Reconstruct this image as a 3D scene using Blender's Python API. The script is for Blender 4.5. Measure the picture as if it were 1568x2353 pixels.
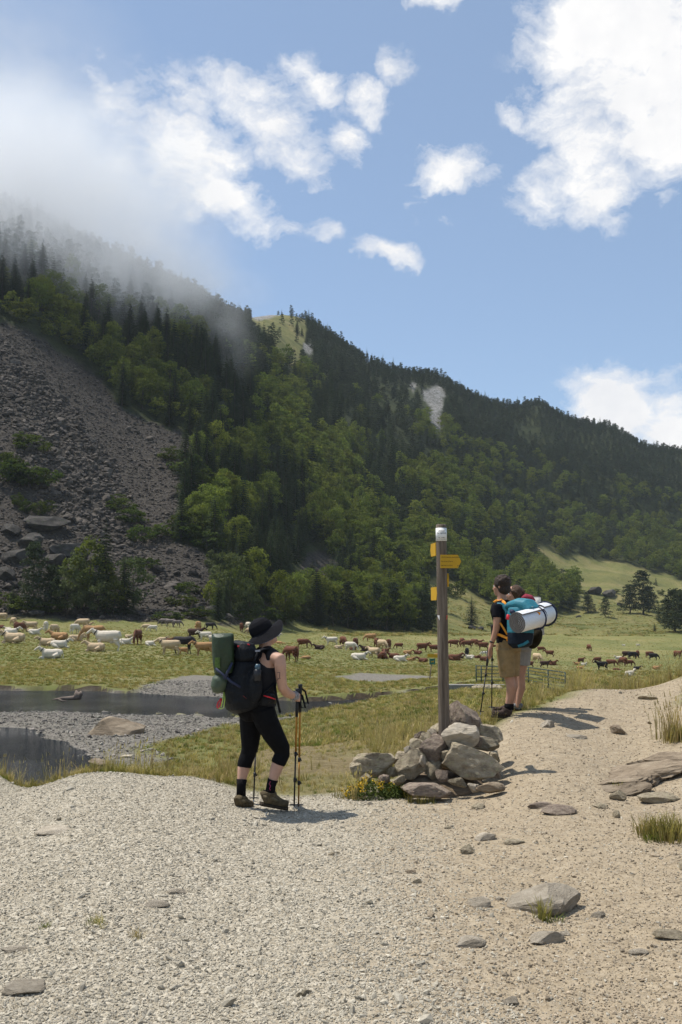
import bpy, bmesh, math, random
import numpy as np
from mathutils import Vector, Matrix, Euler
R = math.radians
random.seed(7); rng = np.random.default_rng(11)
for o in list(bpy.data.objects): bpy.data.objects.remove(o)
scn = bpy.context.scene
col = scn.collection
# ------------------------------------------------------------ camera
CZ, F, HX, HY = 1.8, 2288.0, 784.0, 1176.5
TH = math.atan((1405 - HY) / F)
cam = bpy.data.cameras.new('camera'); camo = bpy.data.objects.new('camera', cam); col.objects.link(camo)
cam.sensor_fit = 'VERTICAL'; cam.sensor_height = 36; cam.lens = 35
cam.clip_start = 0.1; cam.clip_end = 6000
camo.location = (0, 0, CZ); camo.rotation_euler = (math.pi / 2 + TH, 0, 0)
scn.camera = camo
# ------------------------------------------------------------ sun, sky, exposure
SUN_EL, SUN_AZ = R(66), math.atan2(-0.93, 0.37)       # azimuth measured from +Y towards +X
sd = Vector((math.sin(SUN_AZ) * math.cos(SUN_EL), math.cos(SUN_AZ) * math.cos(SUN_EL), math.sin(SUN_EL)))
sun = bpy.data.lights.new('sun', 'SUN'); sun.energy = 4.6; sun.angle = R(0.53); sun.color = (1, .95, .87)
suno = bpy.data.objects.new('sun', sun); col.objects.link(suno)
suno.rotation_euler = (-sd).to_track_quat('-Z', 'Y').to_euler(); suno.location = (0, 0, 60)
scn.view_settings.view_transform = 'Standard'; scn.view_settings.look = 'None'
scn.view_settings.exposure = 0.27; scn.view_settings.gamma = 1; scn.view_settings.use_curve_mapping = False
scn.cycles.use_denoising = True; scn.cycles.use_adaptive_sampling = True; scn.cycles.adaptive_threshold = .02
scn.cycles.max_bounces = 6; scn.cycles.diffuse_bounces = 2; scn.cycles.glossy_bounces = 2
scn.cycles.transmission_bounces = 3; scn.cycles.volume_bounces = 3; scn.cycles.transparent_max_bounces = 6
scn.cycles.volume_step_rate = 1.0; scn.cycles.volume_max_steps = 64

class NT:
    """small node-tree helper"""
    def __init__(s, tree): s.t = tree; s.n = tree.nodes; s.l = tree.links
    def node(s, typ, **kw):
        n = s.n.new(typ)
        for k, v in kw.items(): setattr(n, k, v)
        return n
    def inp(s, sock, v):
        if v is None: return
        if hasattr(v, 'is_output') or isinstance(v, bpy.types.NodeSocket): s.l.new(v, sock)
        else: sock.default_value = v
    def math(s, op, a, b=None, c=None, clamp=False):
        n = s.node('ShaderNodeMath', operation=op); n.use_clamp = clamp
        s.inp(n.inputs[0], a); s.inp(n.inputs[1], b)
        if c is not None: s.inp(n.inputs[2], c)
        return n.outputs[0]
    def vmath(s, op, a, b=None, out=0):
        n = s.node('ShaderNodeVectorMath', operation=op); s.inp(n.inputs[0], a); s.inp(n.inputs[1], b)
        return n.outputs[out]
    def noise(s, scale, detail=4, rough=.55, vec=None, dist=0, out='Fac'):
        n = s.node('ShaderNodeTexNoise'); n.inputs['Scale'].default_value = scale; n.inputs['Detail'].default_value = detail
        n.inputs['Roughness'].default_value = rough; n.inputs['Distortion'].default_value = dist
        s.inp(n.inputs['Vector'], vec); return n.outputs[out]
    def ramp(s, fac, stops):
        n = s.node('ShaderNodeValToRGB'); e = n.color_ramp.elements
        while len(e) < len(stops): e.new(.5)
        for i, (p, c) in enumerate(stops):
            e[i].position = p; e[i].color = (*c, 1) if len(c) == 3 else c
        s.inp(n.inputs[0], fac); return n.outputs[0]
    def maprange(s, v, a, b, c=0, d=1, smooth=True):
        n = s.node('ShaderNodeMapRange'); n.interpolation_type = 'SMOOTHSTEP' if smooth else 'LINEAR'
        s.inp(n.inputs['Value'], v)
        for k, q in zip(('From Min', 'From Max', 'To Min', 'To Max'), (a, b, c, d)): s.inp(n.inputs[k], q)
        return n.outputs[0]
    def mix(s, fac, a, b, mode='MIX'):
        n = s.node('ShaderNodeMix', data_type='RGBA', blend_type=mode)
        def cc(v): return (*v, 1) if isinstance(v, tuple) and len(v) == 3 else v
        s.inp(n.inputs[0], fac); s.inp(n.inputs[6], cc(a)); s.inp(n.inputs[7], cc(b)); return n.outputs[2]

def at(vx, vy, d):
    """photo position (1568-wide scale) at distance d in front of the camera -> world point"""
    xc, yu = (vx - HX) / F, -(vy - HY) / F
    dy = math.cos(TH) - yu * math.sin(TH); dz = math.sin(TH) + yu * math.cos(TH)
    k = d / dy
    return Vector((xc * k, d, CZ + dz * k))
def view_np(x, y, z):
    f = y * math.cos(TH) + (z - CZ) * math.sin(TH); u = -y * math.sin(TH) + (z - CZ) * math.cos(TH)
    f = np.maximum(f, 1e-3)
    return HX + F * x / f, HY - F * u / f

# world: physical sky with clouds in world directions
w = bpy.data.worlds.new('World'); scn.world = w; w.use_nodes = True
W = NT(w.node_tree); W.n.clear()
sky = W.node('ShaderNodeTexSky', sky_type='NISHITA'); sky.sun_disc = False
sky.sun_elevation = SUN_EL; sky.sun_rotation = SUN_AZ
sky.altitude = 1500; sky.air_density = 1.0; sky.dust_density = 1.3; sky.ozone_density = 1.0
tc = W.node('ShaderNodeTexCoord').outputs['Generated']
sx = W.node('ShaderNodeSeparateXYZ'); W.inp(sx.inputs[0], tc)
az = W.math('ARCTAN2', sx.outputs[0], sx.outputs[1]); el = W.math('ARCSINE', sx.outputs[2])
cmb = W.node('ShaderNodeCombineXYZ'); W.inp(cmb.inputs[0], az); W.inp(cmb.inputs[1], el)
ang = cmb.outputs[0]
wn = W.noise(11, 5, .62, ang, out='Color')
wsep = W.node('ShaderNodeSeparateColor'); W.inp(wsep.inputs[0], wn)
wv = W.vmath('SUBTRACT', wn, (.5, .5, .5))
def warp(k):
    q = W.vmath('SCALE', wv); q.node.inputs['Scale'].default_value = k
    return W.vmath('ADD', ang, q)
angw = warp(.075)
def azel(vx, vy):
    p = at(vx, vy, 1000) - Vector((0, 0, CZ)); p.normalize()
    return math.atan2(p.x, p.y), math.asin(p.z)
BL = [(430, 330, 190, 150, 35, 1), (530, 450, 200, 75, 28, 1), (600, 250, 200, 95, 20, .85), (720, 185, 110, 60, 35, .75), (835, 225, 95, 52, 25, .78),
      (690, 390, 150, 70, 15, .62), (800, 335, 95, 55, 25, .66), (1035, 392, 135, 66, 8, 1), (885, 597, 95, 40, 8, 1), (960, 480, 45, 40, 40, .5),
      (1460, 110, 290, 290, 0, 1.3), (1370, 400, 150, 120, 30, 1.05), (1270, 425, 120, 70, -20, .85), (1540, 310, 190, 110, 10, 1.2), (1230, 60, 90, 90, 50, .62),
      (1430, 950, 175, 105, 15, 1.25), (1570, 985, 150, 130, 0, 1.25), (960, -12, 150, 32, 0, .9), (915, 178, 75, 45, 20, .62), (1545, 462, 44, 28, 0, .7),
      (225, 175, 90, 50, 40, .52), (1010, 470, 70, 34, 30, .45), (1180, 245, 70, 44, 30, .5), (740, 545, 60, 32, 30, .42), (300, 300, 120, 120, 20, .6)]
dens = None
for (vx, vy, rx, ry, rot, k) in BL:
    a0, e0 = azel(vx, vy)
    mp = W.node('ShaderNodeMapping', vector_type='TEXTURE')
    mp.inputs['Location'].default_value = (a0, e0, 0); mp.inputs['Rotation'].default_value = (0, 0, R(-rot))
    mp.inputs['Scale'].default_value = (rx / F, ry / F, 1); W.inp(mp.inputs['Vector'], angw)
    ln = W.vmath('LENGTH', mp.outputs[0], out=1)
    b = W.math('MULTIPLY', W.maprange(ln, 0.0, 1.3, 1, 0), k)
    dens = b if dens is None else W.math('MAXIMUM', dens, b)
# ordinary fair-weather clouds go on outside the framed part of the sky
far = W.math('GREATER_THAN', W.math('ABSOLUTE', az), .42)
gen = W.maprange(W.noise(3.2, 1, .5, ang), .52, .72, 0, 1)
dens = W.math('MAXIMUM', dens, W.math('MULTIPLY', gen, far))
mpn = W.node('ShaderNodeMapping'); mpn.inputs['Rotation'].default_value = (0, 0, R(28)); mpn.inputs['Scale'].default_value = (.8, 1.55, 1); W.inp(mpn.inputs['Vector'], warp(.05))
n1 = W.noise(16, 7, .64, mpn.outputs[0])
dd = W.math('ADD', dens, W.math('MULTIPLY', W.math('SUBTRACT', n1, .5), 2.5))
cl = W.maprange(dd, .22, .95, 0, 1, False)
cl = W.math('MULTIPLY', cl, W.maprange(dens, .02, .3, 0, 1))
# thin veil drifting off the mountain on the left
a0, e0 = azel(20, 420)
mp = W.node('ShaderNodeMapping', vector_type='TEXTURE'); mp.inputs['Location'].default_value = (a0, e0, 0)
mp.inputs['Scale'].default_value = (420 / F, 430 / F, 1); W.inp(mp.inputs['Vector'], angw)
veil = W.math('MULTIPLY', W.maprange(W.vmath('LENGTH', mp.outputs[0], out=1), 0, 1.1, 1, 0), W.maprange(n1, .2, .7, .5, 1))
veil = W.math('MULTIPLY', veil, .95)
shade = W.ramp(wsep.outputs[1], [(.3, (9.6, 9.7, 10.0)), (.6, (11.4, 11.3, 11.2))])
sk = W.mix(.30, W.mix(1, sky.outputs[0], (1.42, 1.56, 1.62), 'MULTIPLY'), (6.0, 7.5, 9.6))
c1 = W.mix(veil, sk, (8.4, 8.8, 9.3))
c2 = W.mix(cl, c1, shade)
bg = W.node('ShaderNodeBackground'); bg.inputs['Strength'].default_value = .075
W.inp(bg.inputs['Color'], c2)
w.cycles.sampling_method = 'MANUAL'; w.cycles.sample_map_resolution = 256
wo = W.node('ShaderNodeOutputWorld'); W.l.new(bg.outputs[0], wo.inputs['Surface'])

# ------------------------------------------------------------ helpers
def link(o, parent=None):
    col.objects.link(o)
    if parent: o.parent = parent
    return o
def tag(o, label=None, cat=None, group=None, kind=None):
    if label: o['label'] = label
    if cat: o['category'] = cat
    if group: o['group'] = group
    if kind: o['kind'] = kind
    return o
def empty(name, loc=(0, 0, 0), rz=0, scale=1):
    o = bpy.data.objects.new(name, None); col.objects.link(o); o.empty_display_size = .1
    o.location = loc; o.rotation_euler = (0, 0, rz); o.scale = (scale,) * 3 if not hasattr(scale, '__len__') else scale
    return o
def mesh_np(name, v, f, mats=(), smooth=False):
    """v (n,3), f (m,k) constant face size"""
    v = np.asarray(v, dtype=np.float32); f = np.asarray(f, dtype=np.int32)
    me = bpy.data.meshes.new(name); k = f.shape[1]
    me.vertices.add(len(v)); me.vertices.foreach_set('co', v.ravel())
    me.loops.add(f.size); me.loops.foreach_set('vertex_index', f.ravel())
    me.polygons.add(len(f)); me.polygons.foreach_set('loop_start', np.arange(0, f.size, k, dtype=np.int32))
    me.update(calc_edges=True)
    me.polygons.foreach_set('use_smooth', np.full(len(f), smooth))
    for m in mats: me.materials.append(m)
    return me
class MB:
    """collects simple shapes; build() links them as one mesh object"""
    def __init__(s): s.v = []; s.f = []
    def add(s, v, f):
        o = len(s.v); s.v += [tuple(p) for p in v]; s.f += [tuple(i + o for i in q) for q in f]; return s
    def box(s, c, size, rot=None, taper=1):
        x, y, z = (q / 2 for q in size)
        pts = [Vector((a * x * (taper if d > 0 else 1), b * y * (taper if d > 0 else 1), d * z)) for d in (-1, 1) for b in (-1, 1) for a in (-1, 1)]
        if rot is not None: m = Euler(rot).to_matrix() if not isinstance(rot, Matrix) else rot; pts = [m @ p for p in pts]
        c = Vector(c)
        return s.add([p + c for p in pts], [(0, 2, 3, 1), (4, 5, 7, 6), (0, 1, 5, 4), (2, 6, 7, 3), (0, 4, 6, 2), (1, 3, 7, 5)])
    def loft(s, pts, radii, n=10, cap=True, up=None, power=2):
        """tube through pts; radii: number or (rx, ry) per point; up fixes the ry axis"""
        pts = [Vector(p) for p in pts]; v = []; L = len(pts); prev = None
        for i, p in enumerate(pts):
            t = (pts[min(i + 1, L - 1)] - pts[max(i - 1, 0)])
            t = t.normalized() if t.length > 1e-9 else Vector((0, 0, 1))
            ref = Vector(up) if up is not None else (prev if prev is not None else (Vector((0, 1, 0)) if abs(t.y) < .9 else Vector((1, 0, 0))))
            b = ref - t * ref.dot(t)
            b = b.normalized() if b.length > 1e-6 else t.orthogonal().normalized()
            a = b.cross(t).normalized(); prev = b
            r = radii[i] if hasattr(radii, '__len__') else radii
            rx, ry = r if hasattr(r, '__len__') else (r, r)
            for k in range(n):
                q = 2 * math.pi * k / n; c_, s_ = math.cos(q), math.sin(q)
                if power != 2:
                    c_ = math.copysign(abs(c_) ** (2 / power), c_); s_ = math.copysign(abs(s_) ** (2 / power), s_)
                v.append(p + a * rx * c_ + b * ry * s_)
        f = [(i * n + k, i * n + (k + 1) % n, (i + 1) * n + (k + 1) % n, (i + 1) * n + k) for i in range(L - 1) for k in range(n)]
        if cap:
            f.append(tuple(range(n - 1, -1, -1))); f.append(tuple((L - 1) * n + k for k in range(n)))
        return s.add(v, f)
    def ball(s, c, r, rot=None, nu=12, nv=8):
        r = r if hasattr(r, '__len__') else (r, r, r); c = Vector(c)
        m = Euler(rot).to_matrix() if rot is not None and not isinstance(rot, Matrix) else rot
        v = [Vector((0, 0, -r[2]))]
        for j in range(1, nv):
            ph = math.pi * (j / nv - .5)
            for k in range(nu):
                q = 2 * math.pi * k / nu
                v.append(Vector((r[0] * math.cos(ph) * math.cos(q), r[1] * math.cos(ph) * math.sin(q), r[2] * math.sin(ph))))
        v.append(Vector((0, 0, r[2]))); T = len(v) - 1
        f = [(0, 1 + (k + 1) % nu, 1 + k) for k in range(nu)]
        for j in range(nv - 2):
            for k in range(nu):
                a, b = 1 + j * nu + k, 1 + j * nu + (k + 1) % nu
                f.append((a, b, b + nu, a + nu))
        f += [(T, 1 + (nv - 2) * nu + k, 1 + (nv - 2) * nu + (k + 1) % nu) for k in range(nu)]
        if m is not None: v = [m @ p for p in v]
        return s.add([p + c for p in v], f)
    def mesh(s, name, mat=None, smooth=True):
        me = bpy.data.meshes.new(name); me.from_pydata([tuple(p) for p in s.v], [], s.f)
        if smooth: me.polygons.foreach_set('use_smooth', [True] * len(me.polygons))
        if mat: me.materials.append(mat)
        return me
    def build(s, name, mat, parent=None, smooth=True):
        return link(bpy.data.objects.new(name, s.mesh(name, mat, smooth)), parent)
_tmp = [None]
def remesh(mb, name, voxel, mat=None, smooth=4, factor=.5, decim=None):
    """one continuous surface out of overlapping shapes"""
    if _tmp[0] is None: _tmp[0] = bpy.data.scenes.new('tmp')
    sc = _tmp[0]
    me0 = mb.mesh('t'); o = bpy.data.objects.new('t', me0); sc.collection.objects.link(o)
    m = o.modifiers.new('r', 'REMESH'); m.mode = 'VOXEL'; m.voxel_size = voxel; m.use_smooth_shade = True
    if smooth:
        q = o.modifiers.new('s', 'SMOOTH'); q.iterations = smooth; q.factor = factor
    if decim:
        q = o.modifiers.new('d', 'DECIMATE'); q.ratio = decim
    dg = sc.view_layers[0].depsgraph; sc.view_layers[0].update()
    me = bpy.data.meshes.new_from_object(o.evaluated_get(dg)); me.name = name
    bpy.data.objects.remove(o); bpy.data.meshes.remove(me0)
    me.materials.clear()
    if mat: me.materials.append(mat)
    me.polygons.foreach_set('use_smooth', [True] * len(me.polygons))
    return me
def mobj(name, me, parent=None, mat=None):
    o = link(bpy.data.objects.new(name, me), parent)
    if mat is not None:
        if not me.materials: me.materials.append(mat)
        o.material_slots[0].link = 'OBJECT'; o.material_slots[0].material = mat
    return o
def mat_new(name):
    m = bpy.data.materials.new(name); m.use_nodes = True
    n = NT(m.node_tree); b = n.n['Principled BSDF']
    return m, n, b
MATS = {}
def mat(name, color, rough=.75, var=.25, scale=30, bump=0, bscale=60, metal=0, spec=.3, coat=0, objvar=0, obj=True, detail=5):
    """plain procedural material: colour with noise in value, fine relief, optional per-object variation"""
    if name in MATS: return MATS[name]
    m, n, b = mat_new(name)
    tcn = n.node('ShaderNodeTexCoord'); vec = tcn.outputs['Object']
    fac = n.noise(scale, detail, .6, vec)
    lo = tuple(max(0, c * (1 - var)) for c in color); hi = tuple(c * (1 + var) for c in color)
    c = n.ramp(fac, [(.28, lo), (.72, hi)])
    if objvar:
        oi = n.node('ShaderNodeObjectInfo')
        h = n.node('ShaderNodeHueSaturation'); n.inp(h.inputs['Color'], c)
        n.inp(h.inputs['Value'], n.maprange(oi.outputs['Random'], 0, 1, 1 - objvar, 1 + objvar, False))
        n.inp(h.inputs['Hue'], n.maprange(n.math('FRACT', n.math('MULTIPLY', oi.outputs['Random'], 7.13)), 0, 1, .5 - objvar * .05, .5 + objvar * .05, False))
        c = h.outputs[0]
    n.inp(b.inputs['Base Color'], c)
    b.inputs['Roughness'].default_value = rough; b.inputs['Metallic'].default_value = metal
    b.inputs['Specular IOR Level'].default_value = spec
    if coat: b.inputs['Coat Weight'].default_value = coat
    if bump:
        bp = n.node('ShaderNodeBump'); bp.inputs['Strength'].default_value = min(1, bump); bp.inputs['Distance'].default_value = .02
        n.inp(bp.inputs['Height'], n.noise(bscale, 5, .65, vec)); n.l.new(bp.outputs[0], b.inputs['Normal'])
    MATS[name] = m
    return m
def scatter(name, protos, pts, rots, scls, idx, parent=None):
    """many small things as one object: geometry-node instances of the prototype meshes"""
    pts = np.asarray(pts, np.float32); n = len(pts)
    me = bpy.data.meshes.new(name); me.vertices.add(n); me.vertices.foreach_set('co', pts.ravel())
    for nm, dt, arr in (('rot', 'FLOAT_VECTOR', rots), ('scl', 'FLOAT_VECTOR', scls), ('idx', 'INT', idx)):
        a = me.attributes.new(nm, dt, 'POINT')
        a.data.foreach_set('vector' if dt == 'FLOAT_VECTOR' else 'value', np.asarray(arr, np.float32 if dt == 'FLOAT_VECTOR' else np.int32).ravel())
    o = link(bpy.data.objects.new(name, me), parent)
    g = bpy.data.node_groups.new(name, 'GeometryNodeTree')
    g.interface.new_socket('Geometry', in_out='INPUT', socket_type='NodeSocketGeometry')
    g.interface.new_socket('Geometry', in_out='OUTPUT', socket_type='NodeSocketGeometry')
    N = NT(g); gi = N.node('NodeGroupInput'); go = N.node('NodeGroupOutput'); jn = N.node('GeometryNodeJoinGeometry')
    def attr(nm, dt):
        a = N.node('GeometryNodeInputNamedAttribute', data_type=dt); a.inputs['Name'].default_value = nm
        return [q for q in a.outputs if q.enabled][0]
    ra, sa, ia = attr('rot', 'FLOAT_VECTOR'), attr('scl', 'FLOAT_VECTOR'), attr('idx', 'INT')
    m2p = N.node('GeometryNodeMeshToPoints'); N.l.new(gi.outputs[0], m2p.inputs[0])
    for k, p in enumerate(protos):
        oi = N.node('GeometryNodeObjectInfo'); oi.inputs['Object'].default_value = p; oi.inputs['As Instance'].default_value = True
        oi.transform_space = 'ORIGINAL'
        cp = N.node('FunctionNodeCompare', data_type='INT', operation='EQUAL')
        ins = [q for q in cp.inputs if q.enabled]; N.l.new(ia, ins[0]); ins[1].default_value = k
        ip = N.node('GeometryNodeInstanceOnPoints')
        N.l.new(m2p.outputs[0], ip.inputs['Points']); N.l.new(cp.outputs[0], ip.inputs['Selection']); N.l.new(oi.outputs['Geometry'], ip.inputs['Instance'])
        N.l.new(ra, ip.inputs['Rotation']); N.l.new(sa, ip.inputs['Scale']); N.l.new(ip.outputs[0], jn.inputs[0])
    N.l.new(jn.outputs[0], go.inputs[0])
    md = o.modifiers.new('scatter', 'NODES'); md.node_group = g
    return o
def proto(name, me):
    """a prototype for scatter(): data only, never linked to the scene"""
    return bpy.data.objects.new(name, me)
# value noise for numpy
def vnoise(x, y, seed=0):
    xi, yi = np.floor(x).astype(np.int64), np.floor(y).astype(np.int64); fx, fy = x - xi, y - yi
    fx = fx * fx * (3 - 2 * fx); fy = fy * fy * (3 - 2 * fy)
    def h(a, b):
        q = (a * 374761393 + b * 668265263 + seed * 1274126177) & 0xffffffff
        q = ((q ^ (q >> 13)) * 1274126177) & 0xffffffff
        return ((q ^ (q >> 16)) & 0xffff) / 65535.0
    return (h(xi, yi) * (1 - fx) + h(xi + 1, yi) * fx) * (1 - fy) + (h(xi, yi + 1) * (1 - fx) + h(xi + 1, yi + 1) * fx) * fy
def fbm(x, y, oct=4, seed=0):
    s = 0; a = .5
    for i in range(oct): s = s + a * (vnoise(x * 2 ** i + 17 * i, y * 2 ** i - 9 * i, seed + i) - .5); a *= .5
    return s
def sdpoly(px, py, poly):
    """signed distance to polygon, positive inside"""
    P = np.asarray(poly, float); d = np.full(np.shape(px), 1e18); ins = np.zeros(np.shape(px), bool)
    for i in range(len(P)):
        ax, ay = P[i]; bx, by = P[(i + 1) % len(P)]
        ex, ey = bx - ax, by - ay; wx, wy = px - ax, py - ay
        t = np.clip((wx * ex + wy * ey) / (ex * ex + ey * ey + 1e-12), 0, 1)
        d = np.minimum(d, (wx - t * ex) ** 2 + (wy - t * ey) ** 2)
        c = ((ay > py) != (by > py)) & (px < (bx - ax) * (py - ay) / (by - ay + 1e-12) + ax)
        ins ^= c
    d = np.sqrt(d); return np.where(ins, d, -d)
def sstep(a, b, v):
    t = np.clip((v - a) / (b - a), 0, 1); return t * t * (3 - 2 * t)
# ------------------------------------------------------------ terrain height
ZW = -2.5
def gz(vx, vy, z):
    xc, yu = (vx - HX) / F, -(vy - HY) / F
    dy = math.cos(TH) - yu * math.sin(TH); dz = math.sin(TH) + yu * math.cos(TH)
    k = (z - CZ) / dz
    return (xc * k, dy * k)
CP = []
def cp(vx, *rows):
    mm = np.interp(vx, [500, 650, 800, 1000, 1200, 1450], [1.0, 1.28, 1.4, 1.5, 1.75, 1.75])     # the valley floor falls away to the right
    for vy, d in rows:
        wq = np.interp(d, [60, 80, 270, 900], [0, 1, 1, 0]); CP.append(tuple(at(vx, vy, d * (1 + (mm - 1) * wq))))
def cw(*pts): CP.extend(pts)
# path, trail and right bank (metres)
cw((-14, -2, 0.1), (-9, 2, .05), (-9, 7, .02), (-6, 10, 0), (-3.8, 11.0, .10), (-2, 11.0, .04), (-2.9, 11.2, .0), (-5, 11.2, .11), (-3.4, 10.2, .03), (-4.5, 12.2, -.22), (-2.6, 12.2, -.2), (-1.6, 11.5, -.02), (-3, 3, 0), (0, 3, 0), (0, -2, 0), (-3, 7, 0), (-.8, 6, 0), (-.67, 9.3, 0), (1, 6, .02), (1.2, 8, .03),
   (-1.1, 10.5, 0), (.1, 10.2, 0), (.9, 9.9, .03), (1.5, 10.6, .12), (1.8, 3, 0.02), (1.7, 11.7, .32), (2.15, 12.8, .49), (2.9, 10.3, .16), (2.6, 8.2, .10), (2.5, 6.5, .06), (2.6, 4.5, .06),
   (3.6, 9.6, .30), (4.2, 11.5, .52), (3.3, 13, .50), (4.5, 13.6, .58), (3.6, 15.6, .56), (5.1, 15.6, .58), (5.4, 13, .95), (6, 10, .9), (4.4, 7, .42), (3.6, 4.5, .25), (7, 5, .7), (6.5, 0, .4),
   (4.2, 18.5, .25), (6.5, 18.5, .7), (9, 15, 1.3), (10, 20, .7), (5, 25, -1.2), (9, 27, -1.0), (14, 26, .0), (2.2, 16, -.05), (1.2, 13.5, .0), (.6, 12, -.02), (2.4, 20, -.8), (14, 10, 1.8))
# slope down to the stream, gravel bar
cp(700, (1780, 12), (1720, 20), (1675, 33)); cp(840, (1765, 12.5), (1700, 21), (1650, 33)); cp(960, (1700, 15), (1650, 24), (1612, 39))
cp(600, (1790, 11.6), (1730, 19), (1672, 34)); cp(1030, (1640, 22), (1600, 34))
cw((-4, 13.6, -1.0), (-2, 13.4, -.62), (-8, 13.5, -.9), (-5.5, 18, -2.1), (-2.2, 17, -1.35), (-8, 24, -2.5), (-12, 18, -2.1), (-3.2, 24, -2.2), (-20, 30, -2.6), (-14, 38, -2.4), (-9, 30, -2.42), (-7, 38, -2.42), (-16, 48, -2.7), (-9, 45, -2.7), (-4, 43, -2.7), (-25, 42, -2.6))
cp(0, (1566, 57)); cp(200, (1566, 57)); cp(-250, (1562, 57)); cp(400, (1578, 56)); cp(620, (1586, 52)); cp(800, (1582, 53)); cp(1000, (1566, 56)); cp(1060, (1578, 45)); cp(1180, (1572, 45)); cp(1320, (1560, 50))
# meadow
cp(-300, (1500, 100), (1440, 160)); cp(0, (1535, 74), (1500, 98), (1450, 150)); cp(250, (1530, 76), (1490, 106), (1446, 160)); cp(500, (1530, 76), (1488, 108), (1446, 162))
cp(750, (1535, 76), (1490, 110), (1452, 165)); cp(1000, (1530, 76), (1503, 112), (1462, 165)); cp(1200, (1540, 80), (1502, 122), (1462, 170)); cp(1450, (1546, 84), (1510, 126), (1466, 178)); cp(1800, (1540, 84), (1505, 130), (1465, 180))
# mountain: foot, flank, ridge, far side
cp(-300, (1418, 190), (1150, 235), (800, 320), (300, 450), (560, 640))
cp(0, (1410, 186), (1210, 216), (1000, 255), (740, 314), (470, 430), (700, 640))
cp(180, (1416, 188), (1230, 224), (1020, 268), (820, 330), (565, 450), (760, 660))
cp(330, (1424, 190), (1270, 226), (1070, 280), (860, 345), (635, 480), (780, 690))
cp(470, (1428, 191), (1290, 228), (1100, 288), (890, 365), (702, 520), (800, 760))
cp(570, (1428, 192), (1300, 230), (1110, 296), (910, 385), (752, 560), (731, 700), (830, 950))
cp(680, (1432, 193), (1310, 234), (1130, 305), (940, 410), (810, 575), (727, 770), (830, 1000))
cp(800, (1440, 195), (1310, 240), (1150, 315), (1000, 420), (885, 565), (806, 760), (900, 1020))
cp(1000, (1444, 196), (1375, 255), (1220, 345), (1060, 470), (940, 620), (872, 790), (960, 1030))
cp(1120, (1446, 198), (1400, 240), (1330, 300), (1180, 410), (1050, 560), (930, 830), (1010, 1080))
cp(1240, (1448, 200), (1400, 260), (1330, 340), (1268, 430), (1140, 550), (1020, 730), (962, 890), (1040, 1130))
cp(1400, (1450, 202), (1400, 285), (1345, 375), (1295, 460), (1150, 620), (1065, 790), (1002, 940), (1080, 1170))
cp(1568, (1452, 204), (1420, 270), (1380, 345), (1338, 440), (1240, 580), (1140, 760), (1052, 980), (1130, 1200))
cp(1900, (1452, 206), (1400, 345), (1340, 480), (1210, 720), (1100, 1010), (1180, 1230))
CP = np.array(CP)
def _uw(x, y): return np.stack([4.2 * x / (y + 4), np.log(y + 4)], -1)
_c = _uw(CP[:, 0], CP[:, 1]); _val = (CP[:, 2] - CZ) / (CP[:, 1] + 4)
def _ker(r2): return .5 * r2 * np.log(r2 + 1e-12)
_A = _ker(((_c[:, None] - _c[None]) ** 2).sum(-1)) + np.eye(len(_c)) * 4e-4
_Pm = np.concatenate([np.ones((len(_c), 1)), _c], 1)
_sol = np.linalg.solve(np.block([[_A, _Pm], [_Pm.T, np.zeros((3, 3))]]), np.concatenate([_val, np.zeros(3)]))
def H0(x, y):
    x = np.asarray(x, float); y = np.asarray(y, float); sh = x.shape
    q = _uw(x.ravel(), y.ravel()); out = np.empty(len(q))
    for i in range(0, len(q), 20000):
        k = q[i:i + 20000]
        out[i:i + 20000] = _ker(((k[:, None] - _c[None]) ** 2).sum(-1)) @ _sol[:-3] + _sol[-3] + k @ _sol[-2:]
    return (out * (q[:, 1] * 0 + np.exp(q[:, 1]))).reshape(sh) + CZ
STREAM = [gz(a, b, ZW) for a, b in [(-500, 1578), (0, 1588), (190, 1589), (260, 1593), (340, 1600), (480, 1606), (700, 1614), (850, 1608), (1040, 1602), (1200, 1598), (1200, 1604), (1040, 1610), (900, 1614), (800, 1628), (740, 1640), (690, 1648), (560, 1644), (400, 1640), (230, 1634), (100, 1632), (0, 1632), (-500, 1640)]]
POOL = [gz(a, b, ZW) for a, b in [(-500, 1655), (0, 1683), (29, 1700), (73, 1719), (128, 1741), (187, 1767), (205, 1790), (150, 1840), (0, 1850), (-500, 1830)]]
PATH = [(-30, -6), (-30, 9.5), (-12, 10.3), (-8, 10.7), (-3.8, 11.1), (-1.1, 10.55), (-.4, 10.15), (.1, 10.3), (.5, 10.9), (1.3, 11.2), (1.75, 12.1), (2.0, 12.75), (2.55, 13.3), (3.0, 14.2), (3.8, 15.9), (4.6, 18.5), (6.2, 18.5), (5.6, 16), (4.95, 14.4), (4.3, 12.6), (4.25, 11.4), (4.8, 10.2), (4.5, 8.4), (3.9, 7), (3.8, 4), (5, -6)]
BAR = [gz(a, b, -2.4) for a, b in [(-500, 1630), (0, 1626), (300, 1632), (620, 1648), (690, 1654), (600, 1668), (500, 1668), (440, 1690), (360, 1708), (330, 1722), (385, 1745), (330, 1768), (180, 1790), (0, 1850), (-500, 1850)]]
BEACH = [gz(a, b, -2.2) for a, b in [(265, 1600), (300, 1580), (370, 1562), (450, 1550), (640, 1556), (560, 1568), (515, 1590), (690, 1600), (860, 1602), (860, 1612), (700, 1624), (480, 1612), (340, 1606)]]
TRACK = [gz(a, b, -2.05) for a, b in [(770, 1545), (830, 1537), (945, 1541), (1060, 1551), (1180, 1555), (1180, 1559), (1060, 1556), (940, 1549), (880, 1557), (820, 1553)]]
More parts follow.
